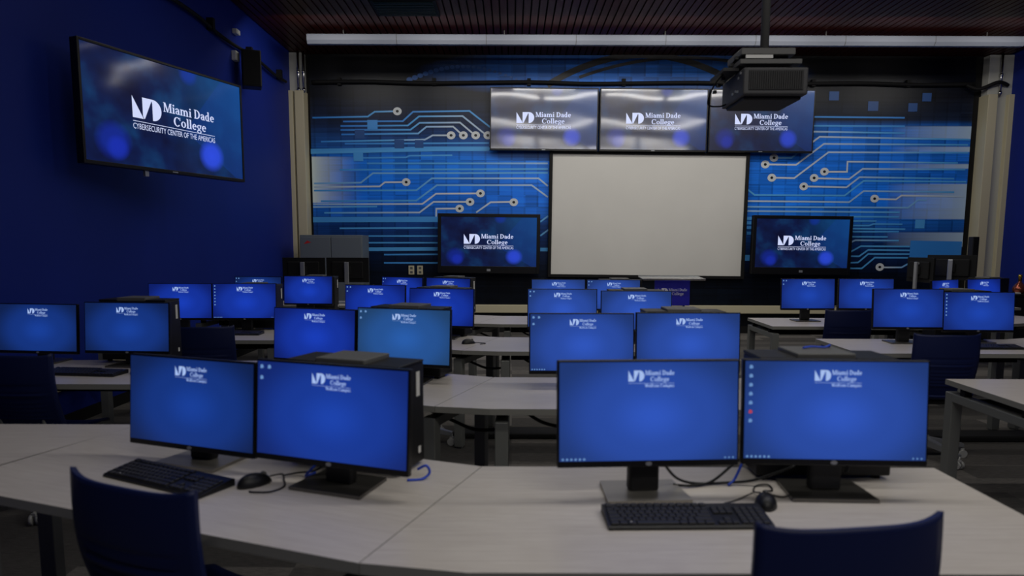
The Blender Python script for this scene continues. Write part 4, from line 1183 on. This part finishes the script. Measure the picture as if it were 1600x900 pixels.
# lectern
p0 = at_y(1000, 434, 8.8); p1 = at_y(1096, 434, 8.8); q0 = at_y(1023, 434, 8.7); q1 = at_y(1077, 475, 8.7)
lx = (p0.x + p1.x) / 2
t = thing('lectern', 'clear acrylic lectern with a navy college sign before the projection screen', 'lectern', (lx, 8.8, 0))
lw = p1.x - p0.x
bm = nb(); Mx = Matrix.Translation((0, 0, p0.z)) @ Matrix.Rotation(math.radians(3), 4, 'X')
box(bm, -lw / 2, lw / 2, -.20, .14, -.008, .008, 0, .003, Mx); box(bm, -lw / 2, lw / 2, .13, .145, 0, .02, 0, 0, Mx); obj('reading_top', bm, M_ACRYL, t)
bm = nb(); box(bm, -lw / 2, lw / 2, -.212, -.20, -.012, .012, 0, .003, Mx); obj('top_edge', bm, M_CHROME, t)
bm = nb(); box(bm, -.20, .20, .02, .035, .04, p0.z - .03); obj('front_panel', bm, M_ACRYL, t)
bm = nb(); box(bm, -.32, .32, -.22, .22, 0, .04, 0, .006); obj('base', bm, M_ACRYL, t)
for s in (-1, 1):
    bm = nb(); cyl(bm, (s * .17, -.02, .035), (s * .17, -.02, p0.z - .02), .016, seg=14); obj('post', bm, M_CHROME, t)
sx = (q0.x + q1.x) / 2 - lx; sw = q1.x - q0.x
bm = nb(); box(bm, sx - sw / 2, sx + sw / 2, -.11, -.10, q1.z - .02, q0.z - .02, 0, .002); box(bm, sx - .03, sx + .03, -.10, -.03, q0.z - .25, q0.z - .18); sg = obj('sign', bm, M_NAVYSIGN, t)
lo = logo_sign(sw * .82); me = bpy.data.meshes.new('logo'); lo.to_mesh(me); lo.free(); me.materials.append(M_SIGNWHITE)
o = bpy.data.objects.new('logo', me); C.objects.link(o); o.parent = sg; o.location = (sx - sw * .40, -.112, q0.z - .02 - .20)

# black credenza at the right wall with a bottle
p = at_y(1581, 460, 9.0)
t = thing('credenza', 'low black credenza at the far right edge, a copper bottle on its top', 'cabinet', (p.x + .6, 9.0, 0))
bm = nb(); box(bm, -.6, .6, 0, .45, .06, p.z - .03, 0, .006); box(bm, -.57, .57, .03, .42, 0, .06); obj('body', bm, M_BLACK, t)
bm = nb(); box(bm, -.62, .62, -.02, .46, p.z - .03, p.z, 0, .004); obj('worktop', bm, M_BLACKM, t)
for s in (-1, 1):
    bm = nb(); box(bm, s * .3 - .29, s * .3 + .29, -.018, 0, .09, p.z - .05, 0, .004); d = obj('door', bm, M_BLACK, t)
    bm = nb(); box(bm, s * .05 - .008, s * .05 + .008, -.03, -.017, .45, .6, 0, .003); obj('handle', bm, M_SILVER, d)
q = at_y(1592, 459, 9.15)
t = thing('bottle', 'copper coloured round bottle with a gold neck standing on the black credenza', 'bottle', (q.x, 9.15, p.z))
bm = nb(); lathe(bm, [(.04, 0), (.066, .01), (.078, .05), (.075, .085), (.05, .125), (.026, .15), (.020, .17)], 28); obj('body', bm, M_COPPER, t)
bm = nb(); lathe(bm, [(.021, .168), (.021, .215), (.024, .217), (.024, .25), (.012, .256)], 20); obj('neck_cap', bm, M_GOLD, t)
q = at_y(1582, 456, 9.1)
bm = nb(); box(bm, -.06, .05, -.05, .05, 0, .02, 0, .006); tag(obj('tissue_pack', bm, M_WHITE, loc=(q.x + .03, 9.1, p.z)), 'small white pack lying beside the copper bottle', 'pack')

# ------------------------------------------------------------------ projector
YN = 4.30
a = at_y(1163, 104, YN); b = at_y(1262, 148, YN)
w_, h_ = b.x - a.x, a.z - b.z; cxp = (a.x + b.x) / 2; czp = (a.z + b.z) / 2; DP = .46
t = thing('projector', 'grey projector hanging from the ceiling on a pole, seen from behind', 'projector', (cxp, YN, czp), math.radians(-1))
bm = nb(); box(bm, -w_ / 2, w_ / 2, 0, DP, -h_ / 2, h_ / 2, 0, .012, segs=3); obj('body', bm, M_PROJ, t)
bm = nb(); box(bm, -w_ / 2 + .032, w_ / 2 - .032, -.006, .01, -h_ / 2 + .028, h_ / 2 - .02, 0, .002)
for k in range(24):
    xx = -w_ / 2 + .045 + k * (w_ - .09) / 23; box(bm, xx - .002, xx + .002, -.011, -.005, -h_ / 2 + .036, h_ / 2 - .028)
obj('rear_grille', bm, M_GRILLE, t)
bm = nb(); box(bm, -w_ / 2 + .02, w_ / 2 - .02, .05, DP - .04, -h_ / 2 - .02, -h_ / 2 + .004, 0, .008); obj('underside', bm, M_GRILLE, t)
bm = nb(); cyl(bm, (-.02, DP - .01, 0), (-.02, DP + .07, 0), .055, .05, 24); cyl(bm, (-.02, DP + .069, 0), (-.02, DP + .075, 0), .042, .042, 24); obj('lens', bm, M_BLACKM, t)
bm = nb()
for k, (yy, zz) in enumerate([(.05, .05), (.09, .03), (.14, -.04), (.20, -.045), (.10, -.05)]): box(bm, -w_ / 2 - .006, -w_ / 2 + .002, yy, yy + .02, zz, zz + .014)
obj('side_connectors', bm, M_SILVER, t)
top = h_ / 2
bm = nb(); box(bm, -w_ * .38, w_ * .30, .10, .34, top, top + .03, 0, .004); obj('mount_bracket', bm, M_BLACK, t)
bm = nb(); box(bm, -w_ * .53, w_ * .43, .04, .40, top + .028, top + .058, 0, .004); obj('mount_plate', bm, M_GREYTOP, t)
bm = nb(); box(bm, -w_ * .5, w_ * .34, .06, .36, top + .088, top + .128, 0, .004); obj('upper_plate', bm, M_GREYTOP, t)
bm = nb(); box(bm, -w_ * .46, w_ * .26, .10, .30, top + .058, top + .088, 0); obj('spacer', bm, M_BLACKM, t)
bm = nb(); box(bm, -w_ * .45, -w_ * .03, .035, .045, top + .060, top + .080, 0); obj('white_label', bm, M_LABEL, t)
px_ = at_y(1194, 60, YN + .24).x - cxp
bm = nb(); cyl(bm, (px_, .24, top + .125), (px_, .24, ZC - czp - .004), .027, seg=20); cyl(bm, (px_, .24, ZC - czp - .03), (px_, .24, ZC - czp - .002), .08, seg=24); obj('pole', bm, M_GREYTOP, t)
bm = nb(); tube(bm, [(-w_ * .5, .15, top + .09), (-w_ * .62, .18, top + .03), (-w_ * .80, .22, top - .06), (-w_ * .84, .30, top - .16), (-w_ * .62, .36, top - .165), (-w_ * .49, .36, top - .15)], .005, 8); obj('cable', bm, M_BLACKM, t)
bm = nb()
for k in range(6): box(bm, -w_ * (.54 + .03 * k) - .01, -w_ * (.54 + .03 * k) + .01, .10 + .05 * k, .13 + .05 * k, top + .07 - .03 * k, top + .088 - .03 * k)
box(bm, -w_ * .74, -w_ * .5, .10, .42, top - .0, top + .02, 0)
obj('side_rail', bm, M_SILVER if False else M_BLACK, t)
